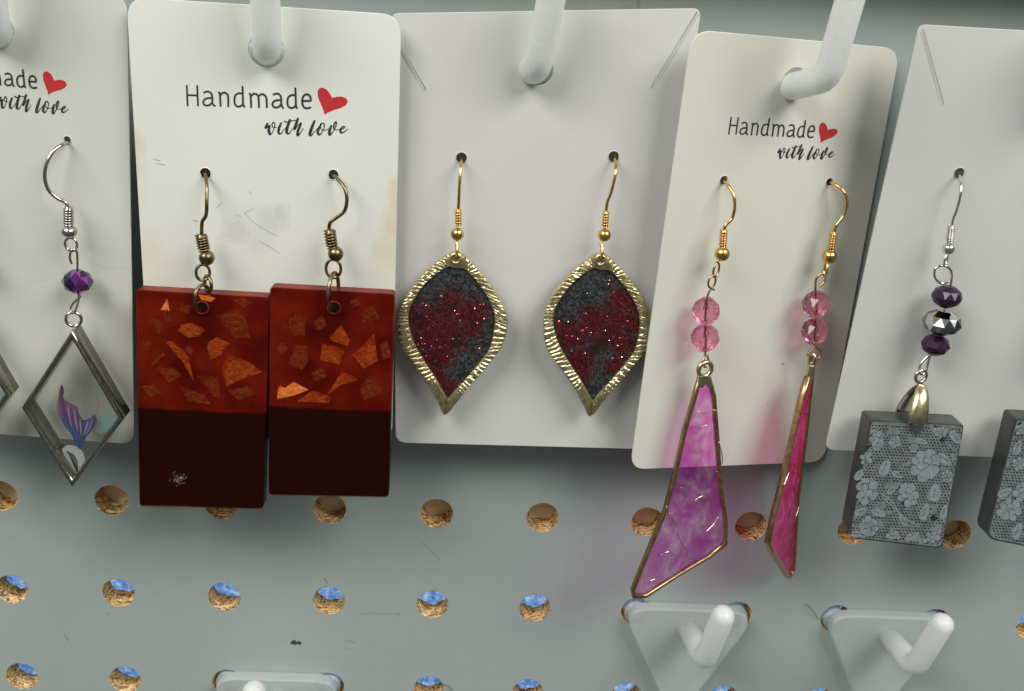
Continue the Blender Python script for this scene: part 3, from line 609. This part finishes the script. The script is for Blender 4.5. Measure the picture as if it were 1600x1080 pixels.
# --- 3: gold leaf pendants with glitter
LEAF_O = [(712, 394), (737, 411), (766, 446), (789, 485), (793, 508), (784, 541), (759, 574), (730, 607), (711, 632), (699, 646), (692, 646), (684, 628), (668, 599), (644, 566), (626, 537), (623, 497), (631, 470), (654, 437), (683, 410)]
LEAF_I = [(711, 419), (727, 421), (747, 442), (766, 472), (773, 500), (766, 541), (748, 568), (722, 598), (708, 613), (700, 623), (698, 621), (690, 607), (681, 591), (662, 562), (645, 530), (638, 496), (646, 470), (667, 441), (697, 418)]
def leaf_mat(name, o, fr, red, black, off):
    t = NT(name); sp = t.noise(1900, 2, .55, dist=.8); fz = t.noise(300, 5, .75); g = t.noise(3000, 2)
    c = t.ramp(sp, [(.42, (.012, .012, .013)), (.52, (.030, .034, .035)), (.64, (.056, .063, .065))])
    redc = t.ramp(sp, [(.40, (.022, .003, .004)), (.50, (.055, .005, .007)), (.64, (.100, .008, .011))])
    m_ = None
    for x, y, r in red:
        q = t.spot(tuple((at(x, y, fr, off)-o)*MM), r*.155*MM, fz, .5, (1.35, .3)); m_ = q if m_ is None else t.math('MAXIMUM', m_, q)
    c = t.mix(m_, c, redc)
    for x, y, r in black: c = t.mix(t.math('MULTIPLY', t.spot(tuple((at(x, y, fr, off)-o)*MM), r*.12*MM, fz, .7), .8), c, (.018, .008, .009, 1))
    t.set(Base_Color=c, Roughness=.4, Specular_IOR_Level=.3, Coat_Weight=.15, Coat_Roughness=.2); t.bump(sp, .2, .0003); return t.m
GLIT = NT('glitter_flakes'); _g = GLIT.node('ShaderNodeNewGeometry'); GLIT.set(Base_Color=GLIT.ramp(_g.outputs['Random Per Island'], [(.0, (.35, .015, .02)), (.5, (.5, .06, .06)), (.7, (.75, .30, .22)), (.85, (.95, .85, .85))]), Metallic=1.0, Roughness=.16); GLIT = GLIT.m
def inside(p, poly):
    r = False; n = len(poly)
    for i in range(n):
        (x1, y1), (x2, y2) = poly[i], poly[i-1]
        if (y1 > p[1]) != (y2 > p[1]) and p[0] < (x2-x1)*(p[1]-y1)/(y2-y1)+x1: r = not r
    return r
def leaf_earring(label, dx, dy, wire, co, bl, red, black, loc, seed):
    fr = F3; random.seed(seed); e = empty('leaf_earring', label, 'earring', loc, 'gold leaf earrings'); o = Vector(loc); OFF = 4.6
    ear_wire(e, fr, wire, co, .52, 6, bl, 1.32, GOLD, BALLGOLD, .30)
    tx, ty = 712+dx, 389+dy
    tube('loop', [at(tx+.5, ty-12, fr, 4.2), at(tx+2.2, ty-4, fr, 4.7), at(tx+2, ty+6, fr, 5.2), at(tx+.5, ty+16, fr, 5.3), at(tx-1, ty+12, fr, 4.0)], .34, GOLD, e)
    O2 = [q for q in closed_catmull([Vector((x+dx, y+dy, 0)) for x, y in LEAF_O], 26)]; I2 = closed_catmull([Vector((x+dx, y+dy, 0)) for x, y in LEAF_I], 26)
    n = len(O2); V = []; Fc = []; rows = 7
    hh = []; cur = 0; hold = 0
    for k in range(n):
        if hold <= 0: cur = -.10 if cur > 0 else random.choice([.04, .06, .08, .10]); hold = random.choice([2, 3, 3, 4, 5]) if cur > 0 else 2
        hh.append(cur); hold -= 1
    for r_ in range(rows):
        s = r_/(rows-1)
        for k in range(n):
            p = O2[k].lerp(I2[k], s); b = at(p.x, p.y, fr, OFF)
            prof = .30*math.sin(math.pi*min(max(s*.80+.12, 0), 1))**.6
            kk = (k+int(1.6*math.sin(k*.11+s*3)*s*1.2)) % n
            hgt = prof + (hh[kk] if 0 < r_ < rows-1 else 0)*(1 if random.random() > .08 else .2)+random.uniform(-.008, .008)
            V.append(b+fr.N*hgt)
    for k in range(n): V.append(V[k]-fr.N*1.3)
    for r_ in range(rows-1):
        for k in range(n): Fc.append((r_*n+k, (r_+1)*n+k, (r_+1)*n+(k+1) % n, r_*n+(k+1) % n))
    for k in range(n): Fc.append((rows*n+k, k, (k+1) % n, rows*n+(k+1) % n))
    for k in range(n): V.append(V[(rows-1)*n+k]-fr.N*1.0)
    for k in range(n): Fc.append(((rows-1)*n+k, (rows+1)*n+k, (rows+1)*n+(k+1) % n, (rows-1)*n+(k+1) % n))
    mesh('hammered_rim', V, Fc, BRASS, e, False)
    ip = [(p.x, p.y) for p in I2]
    mt = leaf_mat('glitter_enamel', o, fr, red, black, OFF); cx = sum(p[0] for p in ip)/n; cy = sum(p[1] for p in ip)/n
    V = []; Fc = []; RW = 8
    for r_ in range(RW):
        s = 1-r_/RW
        for (x, y) in ip: V.append(at(cx+(x-cx)*s*1.01, cy+(y-cy)*s*1.01, fr, OFF-.25+.35*(1-s*s)))
    V.append(at(cx, cy, fr, OFF+.1))
    for r_ in range(RW-1):
        for k in range(n): Fc.append((r_*n+k, (r_+1)*n+k, (r_+1)*n+(k+1) % n, r_*n+(k+1) % n))
    for k in range(n): Fc.append(((RW-1)*n+k, RW*n, (RW-1)*n+(k+1) % n))
    en = mesh('enamel_inlay', V, Fc, mt, e, True)
    V = []; Fc = []
    for _ in range(2600):
        x = random.uniform(cx-75, cx+75); y = random.uniform(cy-105, cy+105)
        if not inside((cx+(x-cx)*1.06, cy+(y-cy)*1.06), ip): continue
        w = min(((x-rx)**2+(y-ry)**2)**.5/rr for rx, ry, rr in red)
        if random.random() > (.34 if w < .9 else .05): continue
        s = max(abs(x-cx)/70, abs(y-cy)/100); c = at(x, y, fr, OFF+.16); q = random.choice([.05, .06, .07, .09, .13])
        nn = (fr.N+fr.U*random.gauss(0, .45)+fr.V*random.gauss(.1, .45)).normalized(); a_ = nn.orthogonal().normalized(); b_ = nn.cross(a_); ro = random.uniform(0, 3)
        k0 = len(V); V += [c+(a_*math.cos(ro+g*1.0472)+b_*math.sin(ro+g*1.0472))*q for g in range(6)]; Fc.append(tuple(range(k0, k0+6)))
    gl = mesh('glitter', V, Fc, GLIT, en, False, kind='stuff')
    # hanging eye at the top
    V, Fc = [], []; ring_vf(at(712+dx, 404+dy, fr, OFF+.35), fr.N, .95, .32, V, Fc, 24, 8); mesh('hanging_eye', V, Fc, BRASS, e, True)
    return e
leaf_earring('gold leaf earring on the left, red glitter across its middle', 0, 0, [(721, 244, -2), (721, 249, .6), (720, 262, 3.2), (718, 290, 4.4), (717, 312, 4.3), (716, 328, 4.2)], ((716, 327, 4.2), (716, 352, 4.2)), (714.5, 366, 4.3),
 [(660, 500, 30), (672, 525, 30), (705, 478, 26), (735, 490, 28), (695, 520, 36), (672, 560, 24), (682, 592, 20), (735, 512, 18), (700, 605, 14), (690, 555, 22)], [(707, 480, 9), (712, 535, 14), (740, 505, 8), (655, 495, 8)], at(721, 247, F3, 0), 11)
leaf_earring('gold leaf earring on the right, red glitter running up to the right', 226.5, 2.5, [(959, 242, -2), (960, 247, .6), (962, 258, 3.0), (961, 275, 4.4), (955, 300, 4.4), (949, 316, 4.3), (947, 330, 4.2)], ((947, 330, 4.2), (945, 355, 4.2)), (944.5, 367.5, 4.3),
 [(970, 470, 22), (990, 478, 24), (988, 505, 20), (930, 505, 30), (960, 500, 28), (893, 525, 30), (885, 515, 16), (905, 565, 26), (975, 540, 22), (905, 590, 16), (962, 572, 16), (955, 520, 24)], [(940, 538, 16), (925, 548, 12), (950, 475, 8)], at(959, 245, F3, 0), 23)

# --- 4: pink bead and film triangles
def film_mat(name, surf, thru, hi, amt):
    t = NT(name); f = t.noise(1.0, 7, .68, vec=t.map((130, 130, 60), (0, .55, 0)), dist=3.2); g = t.noise(95, 5, .6, dist=2.5)
    c = t.ramp(f, [(.34, tuple(x*.7 for x in surf)), (.50, surf), (.66, hi)]); t.set(Base_Color=c, Roughness=.16, Specular_IOR_Level=.7, Coat_Weight=.5, Coat_Roughness=.05); bn = t.bump(f, .55, .0016)
    tl = t.node('ShaderNodeBsdfTranslucent'); t.link(c, tl.inputs[0])
    a = t.node('ShaderNodeMixShader'); a.inputs[0].default_value = .3; t.link(t.b.outputs[0], a.inputs[1]); t.link(tl.outputs[0], a.inputs[2])
    tp = t.node('ShaderNodeBsdfTransparent'); t.link(t.ramp(g, [(.36, (thru[0]*.92, thru[1]*.45, thru[2]*.92)), (.5, thru), (.66, (min(1, thru[0]*1.05), min(1, thru[1]*1.9), min(1, thru[2]*1.12)))]), tp.inputs[0])
    b = t.node('ShaderNodeMixShader'); t.link(t.math('MULTIPLY_ADD', g, -.6, amt+.30), b.inputs[0]); t.link(a.outputs[0], b.inputs[1]); t.link(tp.outputs[0], b.inputs[2]); t.link(b.outputs[0], t.out.inputs[0]); return t.m
FILM_A = film_mat('magenta_film', (.52, .07, .42), (.95, .40, .84), (.70, .52, .66), .70); FILM_B = film_mat('hot_pink_film', (.92, .03, .20), (1.0, .12, .55), (.95, .28, .60), .46)
PINKT = tinted('pink_crystal', (.93, .42, .60, 1), (.93, .50, .66, 1), .34, .015); PINKT.set(Transmission_Weight=1.0, IOR=1.62); PINK = PINKT.m
GLINT = metal('foil_glint', (.95, .85, .75), .2); 
TRI = [(1092, 589), (1111, 589), (1119, 618), (1125, 695), (1129, 758), (1137, 812), (1137, 851), (1110, 872), (1060, 902), (1009, 935), (989, 935), (987, 922), (1012, 860), (1038, 797), (1054, 735), (1069, 668), (1082, 625)]
def tri_pendant(e, fr, mapf, N, film, glints, rimw=.8, thick=.9):
    pts = [mapf(x, y) for x, y in TRI]; c0 = sum(pts, Vector())/len(pts)
    I = inset(pts, rimw)
    if sum((p-c0).length for p in I) > sum((p-c0).length for p in pts): I = inset(pts, -rimw)
    mesh('foil_rim', *frame_vf([p+N*.25 for p in pts], [p+N*.25 for p in I], N, thick, .1), COPPERRIM, e, True)
    # slightly domed film between the rims
    n = len(I); V = []; Fc = []; R = 6; c1_ = sum(I, Vector())/n
    for r_ in range(R):
        s = 1-r_/R
        for k, p in enumerate(I):
            q = c1_+(p-c1_)*s; V.append(q - N*.1 + N*((1-s*s)*.35+.22*noise.noise(q*.45)*(1-s)))
    V.append(c1_+N*.3)
    for r_ in range(R-1):
        for k in range(n): Fc.append((r_*n+k, (r_+1)*n+k, (r_+1)*n+(k+1) % n, r_*n+(k+1) % n))
    for k in range(n): Fc.append(((R-1)*n+k, R*n, (R-1)*n+(k+1) % n))
    fl = mesh('film', V, Fc, film, e, True)
    for g in glints:
        tube('crinkle_glint', [mapf(x, y)+N*(.34+o) for x, y, o in g], [.05]+[.15]*(len(g)-2)+[.05], GLINT, fl, 5, 4)  # pale metal strokes stand in for glints along the film's wrinkles
    return fl
GL = [[(1088, 641, .2), (1097, 643, .3), (1106, 642, .2)], [(1112, 640, 0), (1119, 640, .1)], [(1072, 689, .2), (1083, 690, .2)], [(1080, 700, .2), (1087, 708, .2)], [(1044, 800, .2), (1051, 815, .35), (1057, 820, .3)], [(1054, 826, .3), (1060, 842, .4), (1070, 860, .3), (1076, 874, .1)], [(1118, 735, 0), (1128, 750, .1), (1132, 756, .1)], [(1080, 785, .3), (1088, 776, .35), (1097, 772, .3)], [(1030, 865, .2), (1043, 860, .3), (1056, 868, .2)], [(1010, 915, .1), (1016, 905, .2), (1026, 902, .1)], [(1040, 790, .1), (1043, 806, .2), (1049, 822, .2)], [(1062, 760, .2), (1068, 770, .3), (1066, 784, .2)], [(1122, 690, 0), (1127, 712, .1), (1126, 725, .1)], [(1095, 665, .1), (1104, 662, .2)], [(1100, 830, .2), (1112, 818, .3), (1120, 806, .2)]]
def pink_bead(e, fr, x, y, off, r, k): return facet_bead('bead', at(x, y, fr, off), fr.V, r, r*.95, PINK, e, 8, k)
# left one, facing the viewer
fr = F4; e = empty('triangle_earring', 'pink bead earring with magenta triangle facing the viewer', 'earring', at(1131, 282, F4, 0), 'pink triangle earrings')
ear_wire(e, fr, [(1130, 279, -2), (1131, 283, .3), (1138, 290, 2.4), (1146, 305, 4), (1148, 322, 4.6), (1144, 341, 4.6), (1134, 352, 4.5), (1131, 361, 4.5)], ((1131, 359, 4.5), (1129, 386, 4.5)), .62, 7, (1128.5, 397, 4.6), 1.5, GOLD, BALLGOLD, .33)
loop_part(e, fr, 'loop', 1119, 422, 4.7, 1.15, .24, COPPERRIM, True, 1.35, .5)
tube('eye_pin', [at(*w, fr) if False else at(w[0], w[1], fr, w[2]) for w in [(1116, 453, 5.4), (1107, 447, 5.6), (1109, 434, 5.6), (1117, 431, 5.3), (1117, 443, 5), (1108, 456, 4.8), (1104, 470, 4.6), (1103, 487, 4.6), (1102, 528, 4.6), (1102, 553, 4.6), (1098, 565, 5), (1102, 574, 5.3), (1107, 566, 4.8), (1105, 555, 4.6)]], .22, COPPERRIM, e)
pink_bead(e, fr, 1103, 486.5, 4.6, 3.0, .1); pink_bead(e, fr, 1101.5, 528, 4.6, 3.05, .3)
ring('pendant_eye', at(1101.5, 577, fr, 4.9), fr.N, 1.55, .52, PALEBRASS, e)
fl = tri_pendant(e, fr, lambda x, y: at(x, y, fr, 5.0), fr.N, FILM_A, GL, .95)
mesh('cap', *slab_vf([at(x, y, fr, 5.45) for x, y in [(1093, 588), (1091, 604), (1098, 607), (1103, 600), (1108, 607), (1113, 604), (1110, 588)]][::-1], fr.N, 1.1, .1), PALEBRASS, e)
# right one, turned edge-on
e = empty('triangle_earring', 'pink bead earring with hot pink triangle turned nearly edge-on', 'earring', at(1296, 285, F4, 0), 'pink triangle earrings')
ear_wire(e, fr, [(1295, 282, -2), (1297, 285, .3), (1306, 289, 2.4), (1318, 300, 4), (1323, 316, 4.6), (1318, 337, 4.7), (1307, 352, 4.6), (1303, 363, 4.5)], ((1302.5, 363, 4.5), (1298.5, 391, 4.5)), .62, 7, (1296, 401, 4.6), 1.5, GOLD, BALLGOLD, .33)
loop_part(e, fr, 'loop', 1290, 421, 4.8, 1.2, .26, BALLGOLD, False, 1.3, 1.1)
tube('eye_pin', [at(w[0], w[1], fr, w[2]) for w in [(1280, 448, 5.6), (1288, 441, 5.8), (1290, 431, 5.7), (1283, 428, 5.2), (1275, 437, 4.8), (1274, 455, 4.6), (1275, 475, 4.6), (1273, 518, 4.6), (1273, 541, 4.6), (1263, 552, 4.6), (1264, 558, 4.6)]], .24, COPPERRIM, e)
tube('eye_pin', [at(w[0], w[1], fr, w[2]) for w in [(1273, 541, 4.6), (1282, 549, 4.7), (1281, 558, 4.7), (1276, 561, 4.8)]], .24, COPPERRIM, e)
pink_bead(e, fr, 1275, 475.5, 4.6, 3.05, .25); pink_bead(e, fr, 1273, 518, 4.6, 3.05, .05)
tA = (1102, 590); tB = (988, 932); tC = (1137, 851)
A3 = at(1267, 590, FB, 13.2); C3 = at(1201, 850, FB, 21.5); B3 = at(1240, 898, FB, 5.5)
def map3(x, y):
    D = (tB[0]-tA[0])*(tC[1]-tA[1])-(tC[0]-tA[0])*(tB[1]-tA[1]); a_ = ((x-tA[0])*(tC[1]-tA[1])-(tC[0]-tA[0])*(y-tA[1]))/D; b_ = ((tB[0]-tA[0])*(y-tA[1])-(x-tA[0])*(tB[1]-tA[1]))/D
    return A3+(B3-A3)*a_+(C3-A3)*b_
N3 = (B3-A3).cross(C3-A3).normalized()
if N3.dot(CAMP-A3) < 0: N3 = -N3
tri_pendant(e, fr, map3, N3, FILM_B, [GL[0], GL[4], GL[6]], .8, 1.3)
tube('pendant_eye', [at(1269, 553, FB, 13.2), at(1273, 560, FB, 13.6), at(1270, 570, FB, 13.4), at(1265, 566, FB, 13), at(1266, 557, FB, 13), at(1269, 553, FB, 13.2)], .5, PALEBRASS, e)
tube('cap', [at(1268, 570, FB, 13.3), at(1266, 582, FB, 13.4), at(1264, 600, FB, 13.9)], [.8, .9, .5], PALEBRASS, e)

# --- 5: lace slabs
t = NT('smoky_resin'); f = t.noise(160, 4); t.set(Base_Color=t.ramp(f, [(.3, (.028, .032, .031)), (.7, (.060, .066, .064))]), Roughness=.3, Specular_IOR_Level=.5); t.bump(t.noise(500, 4), .15, .0005); SMOKE = t.m
t = NT('lace_thread'); f = t.noise(700, 4, .7); t.set(Base_Color=t.ramp(f, [(.32, (.10, .115, .118)), (.62, (.185, .212, .217))]), Roughness=.4); THREAD = t.m
t = NT('lace_bloom'); f = t.noise(900, 4, .7); t.set(Base_Color=t.ramp(f, [(.30, (.15, .178, .185)), (.62, (.245, .288, .30))]), Roughness=.4); BLOOM = t.m
DARKGAP = NT('lace_gap').set(Base_Color=(.026, .031, .033, 1), Roughness=.4, Specular_IOR_Level=.3).m
DEEPP = NT('deep_purple_bead'); _f = facet_noise(DEEPP, 3.0); DEEPP.set(Base_Color=DEEPP.ramp(_f, [(.4, (.012, .004, .016)), (.6, (.045, .014, .045))]), Roughness=.2, Specular_IOR_Level=.4); DEEPP = DEEPP.m
MIRR = NT('mirror_bead'); _f = facet_noise(MIRR, 3.0); MIRR.set(Base_Color=MIRR.ramp(_f, [(.35, (.10, .11, .12)), (.45, (.45, .46, .44)), (.52, (.75, .75, .70)), (.58, (.20, .24, .30)), (.68, (.52, .45, .28))]), Metallic=1.0, Roughness=.08); MIRR = MIRR.m
def lace_slab(e, fr, front, blooms, leaves, stems, depth, seed, off=8.0):
    random.seed(seed); c2_ = round_poly([Vector((*p, 0)) for p in front], [6, 6, 12, 16], 5)
    pts = [at(p[0], p[1], fr, off) for p in c2_]; body = mesh('resin_slab', *slab_vf(pts[::1], fr.N, depth, .22), SMOKE, e)
    c = (sum(p[0] for p in front)/4, sum(p[1] for p in front)/4); ins = [(c[0]+(x-c[0])*.965, c[1]+(y-c[1])*.972) for x, y, _ in c2_]
    patch('lace_ground', ins, fr, off+.02, THREAD, body)
    ux = Vector(front[1])-Vector(front[0]); ux.normalize(); uy = Vector(front[3])-Vector(front[0]); uy.normalize(); V = []; Fc = []; st = 5.2
    for i in range(-4, 60):
        for j in range(-4, 60):
            p = Vector(front[0])+ux*(i+(.5 if j % 2 else 0))*st+uy*j*st*.87
            if not inside(tuple(c[k]+(p[k]-c[k])*1.02 for k in (0, 1)), ins): continue
            if any((p.x-x)**2+(p.y-y)**2 < (r*.8)**2 for x, y, r in blooms): continue
            if noise.noise(Vector((p.x*.06, p.y*.06, seed))) > .42: continue
            q = 1.9*random.uniform(.75, 1.1); k0 = len(V)
            V += [at(p.x+math.cos(g*1.0472+.5)*q, p.y+math.sin(g*1.0472+.5)*q*.85, fr, off+.035) for g in range(6)]; Fc.append(tuple(range(k0, k0+6)))
    mesh('lace_net', V, Fc, DARKGAP, body, False, kind='stuff')
    for k in range(7):
        x, y = [c[0]+random.uniform(-.42, .42)*(front[1][0]-front[0][0]), c[1]+random.uniform(-.42, .45)*(front[3][1]-front[0][1])]
        if inside((x, y), ins): patch('lace_gap', [(x+math.cos(g*.628)*random.uniform(2, 7), y+math.sin(g*.628)*random.uniform(2, 7)) for g in range(10)], fr, off+.04, DARKGAP, body)
    for bi, (x, y, r) in enumerate(blooms):       # each bloom: overlapping petals, every one with a dark edge under it
        V = []; Fc = []; fm_ = []; lay = 0
        def petal(px_, py_, l, w, a_):
            nonlocal lay
            for mi, gr in ((1, .55), (0, 0.0)):
                k0 = len(V); lay += 1; n = 14
                for g in range(n):
                    s_ = g/n*2*math.pi; wob = 1+random.uniform(-.10, .10); u_ = math.cos(s_)*(l+gr)*wob; v_ = math.sin(s_)*(w+gr)*wob*(1+.25*math.cos(s_))
                    q = (px_+math.cos(a_)*u_-math.sin(a_)*v_, py_+math.sin(a_)*u_+math.cos(a_)*v_)
                    if not inside(q, ins): q = (q[0]+(c[0]-q[0])*.06, q[1]+(c[1]-q[1])*.06)
                    V.append(at(q[0], q[1], fr, off+.045+.0012*lay))
                Fc.append(tuple(range(k0, k0+n))); fm_.append(mi)
        np_ = random.choice([6, 7, 8]); a0 = random.uniform(0, 6)
        for g in range(np_):
            a_ = a0+g*2*math.pi/np_+random.uniform(-.2, .2); d_ = r*random.uniform(.58, .78); petal(x+math.cos(a_)*d_, y+math.sin(a_)*d_, r*random.uniform(.36, .48), r*random.uniform(.30, .42), a_)
        for g in range(3):
            a_ = a0+g*2.1; petal(x+math.cos(a_)*r*.28, y+math.sin(a_)*r*.28, r*.34, r*.27, a_)
        petal(x, y, r*.16, r*.13, a0)
        mesh('lace_bloom', V, Fc, None, body, False, mats=[BLOOM, DARKGAP], fmat=fm_)
    for (x, y, a_, l, w) in leaves:
        d = Vector((math.cos(a_), math.sin(a_))); q = Vector((-d.y, d.x)); P = []
        for g in range(24):
            s = g/24*2*math.pi; v = Vector((x, y))+d*math.cos(s)*l+q*math.sin(s)*w*(1-.25*math.cos(s))*(1+random.uniform(-.12, .12)); P.append((v.x, v.y))
        lf = patch('lace_leaf', P, fr, off+.048, BLOOM, body, .02)
        ribbon('leaf_vein', [[(x+d.x*s*l*.3-q.x*w*.3, y+d.y*s*l*.3-q.y*w*.3, .9), (x+d.x*(s*.3+.25)*l, y+d.y*(s*.3+.25)*l, .7)] for s in (-2, -1, 0, 1)], fr, off+.052, DARKGAP, lf, .002)
    ribbon('lace_stem', stems, fr, off+.045, BLOOM, body, .001)
    return body
fr = F5; e = empty('lace_slab_earring', 'dark purple and mirror bead earring with grey lace slab', 'earring', at(1499, 271, F5, 0), 'lace slab earrings')
ear_wire(e, fr, [(1498, 268, -2), (1499, 273, .6), (1501, 285, 3.2), (1501, 302, 4.5), (1495, 327, 4.6), (1489, 343, 4.5), (1487, 354, 4.5)], ((1486.5, 353, 4.5), (1483.5, 379, 4.5)), .62, 7, (1482, 389, 4.6), 1.25, BRIGHT, BRIGHT, .28)
loop_part(e, fr, 'loop', 1478, 406, 4.7, 1.0, .24, BRIGHT, False, 1.3, .9)
tube('eye_pin', [at(w[0], w[1], fr, w[2]) for w in [(1482, 440, 5), (1471, 443, 5), (1461, 434, 5), (1461, 421, 5), (1472, 415, 5), (1484, 420, 4.9), (1487, 432, 4.7), (1484, 450, 4.6), (1479, 463, 4.6), (1472, 504, 4.6), (1461, 540, 4.6), (1452, 560, 4.6), (1446, 582, 4.8), (1437, 584, 5.2), (1438, 570, 5), (1450, 556, 4.7)]], .27, BRIGHT, e)
bax = (at(1482, 450, fr, 4.6)-at(1460, 545, fr, 4.6)).normalized()
facet_bead('bead', at(1479.5, 463.5, fr, 4.6), bax, 3.15, 2.3, DEEPP, e, 10, .1); facet_bead('bead', at(1472.5, 503.5, fr, 4.6), bax, 4.1, 2.6, MIRR, e, 12, .2); facet_bead('bead', at(1461.5, 539, fr, 4.6), bax, 3.0, 2.25, DEEPP, e, 10, .3)
ring('jump_ring', at(1439, 588, fr, 5.2), (fr.N+fr.U*.3), 1.35, .36, SILVER, e)
def leaf_shell(name, secs, mat):                  # a bail leaf: lofted, rounded, pointed shell
    V = []; Fc = []; n = 14
    C = [(at(x, y, fr, o), w, dp) for x, y, o, w, dp in secs]
    for c, w, dp in C:
        k_ = mmpx(c)
        for g in range(n): a_ = 2*math.pi*g/n; V.append(c+fr.U*math.cos(a_)*w*.5*k_+fr.N*math.sin(a_)*dp)
    for i in range(len(C)-1):
        for g in range(n): Fc.append((i*n+g, i*n+(g+1) % n, (i+1)*n+(g+1) % n, (i+1)*n+g))
    Fc.append(tuple(range(n))); Fc.append(tuple(reversed(range((len(C)-1)*n, len(C)*n)))); return mesh(name, V, Fc, mat, e, True)
leaf_shell('bail_front', [(1439, 599, 5.2, 6, .3), (1440, 603, 5.6, 14, .7), (1440, 611, 6.4, 21, 1.0), (1439, 622, 7.2, 26, 1.1), (1437, 636, 8.0, 30, 1.1), (1435, 650, 8.6, 32, .9), (1434, 659, 8.9, 32, .6), (1433, 661, 8.9, 30, .2)], PALEBRASS)
leaf_shell('bail_back', [(1437, 600, 5.0, 6, .3), (1431, 608, 4.4, 18, .6), (1424, 620, 3.4, 26, .8), (1418, 634, 2.4, 32, .8), (1413, 650, 1.8, 34, .7), (1410, 662, 1.8, 30, .4)], SILVER)
leaf_shell('bail_reflection', [(1433, 659, 8.7, 24, .5), (1433, 668, 8.5, 18, .5), (1433, 676, 8.3, 10, .3), (1432, 681, 8.1, 3, .1)], SILVER)  # solid tip standing in for the bail's reflection in the slab
lace_slab(e, fr, [(1360, 656), (1507, 663), (1473, 858), (1325, 841)], [(1447, 727, 23), (1352, 768, 20), (1419, 773, 17), (1366, 684, 13), (1352, 716, 11), (1357, 823, 14), (1470, 672, 11), (1455, 843, 12), (1398, 690, 9), (1480, 745, 9), (1395, 838, 11), (1428, 700, 7)],
 [(1383, 731, -1.1, 13, 8), (1461, 770, -1.4, 14, 9), (1445, 800, -1.2, 14, 7), (1373, 690, -1.2, 15, 7), (1476, 718, .6, 12, 7), (1393, 766, -.7, 9, 4), (1345, 800, -.3, 10, 6), (1493, 684, .9, 13, 6), (1372, 802, .4, 12, 5), (1402, 742, .5, 9, 4), (1425, 838, -.4, 12, 5), (1475, 800, -1.3, 12, 5), (1342, 742, -1, 10, 5), (1440, 690, .3, 10, 4), (1412, 815, .9, 10, 4), (1338, 835, .1, 8, 5), (1466, 830, -1.2, 10, 4)],
 [[(1375, 770, 1.5), (1395, 785, 2), (1408, 805, 2), (1435, 822, 1.4)], [(1380, 778, 1.2), (1398, 795, 1.6), (1415, 815, 1.2)], [(1365, 790, 1.2), (1380, 800, 1.4), (1400, 800, 1)], [(1478, 690, 1), (1487, 700, 1.4), (1495, 706, 1)]], 5.2, 3)
e = empty('lace_slab_earring', 'grey lace slab earring cut off by the right edge of the picture', 'earring', at(1720, 285, F5, 0), 'lace slab earrings')
ear_wire(e, fr, [(1719, 283, -2), (1720, 288, .6), (1722, 305, 4), (1714, 345, 4.6), (1708, 368, 4.5)], ((1708, 367, 4.5), (1705, 393, 4.5)), .62, 7, (1703, 403, 4.6), 1.25, BRIGHT, BRIGHT, .28)
tube('eye_pin', [at(w[0], w[1], fr, w[2]) for w in [(1700, 412, 4.6), (1695, 470, 4.6), (1688, 520, 4.6), (1675, 560, 4.6), (1664, 600, 5.2), (1660, 655, 6)]], .27, BRIGHT, e)
for (x, y, w_, h_, mt, q) in ((1696, 478, 3.15, 2.3, DEEPP, 10), (1689, 518, 4.1, 2.6, MIRR, 12), (1679, 553, 3.0, 2.25, DEEPP, 10)): facet_bead('bead', at(x, y, fr, 4.6), bax, w_, h_, mt, e, q, .2)
lace_slab(e, fr, [(1587, 654), (1742, 662), (1702, 874), (1540, 842)], [(1577, 797, 17), (1594, 668, 11), (1600, 770, 15), (1592, 725, 10), (1640, 760, 22), (1660, 690, 20)], [(1570, 770, -.4, 12, 6), (1590, 700, -1.2, 12, 6), (1590, 830, -1.2, 14, 7)], [[(1562, 780, 1.4), (1580, 775, 1.6), (1600, 765, 1.4)]], 5.2, 9)
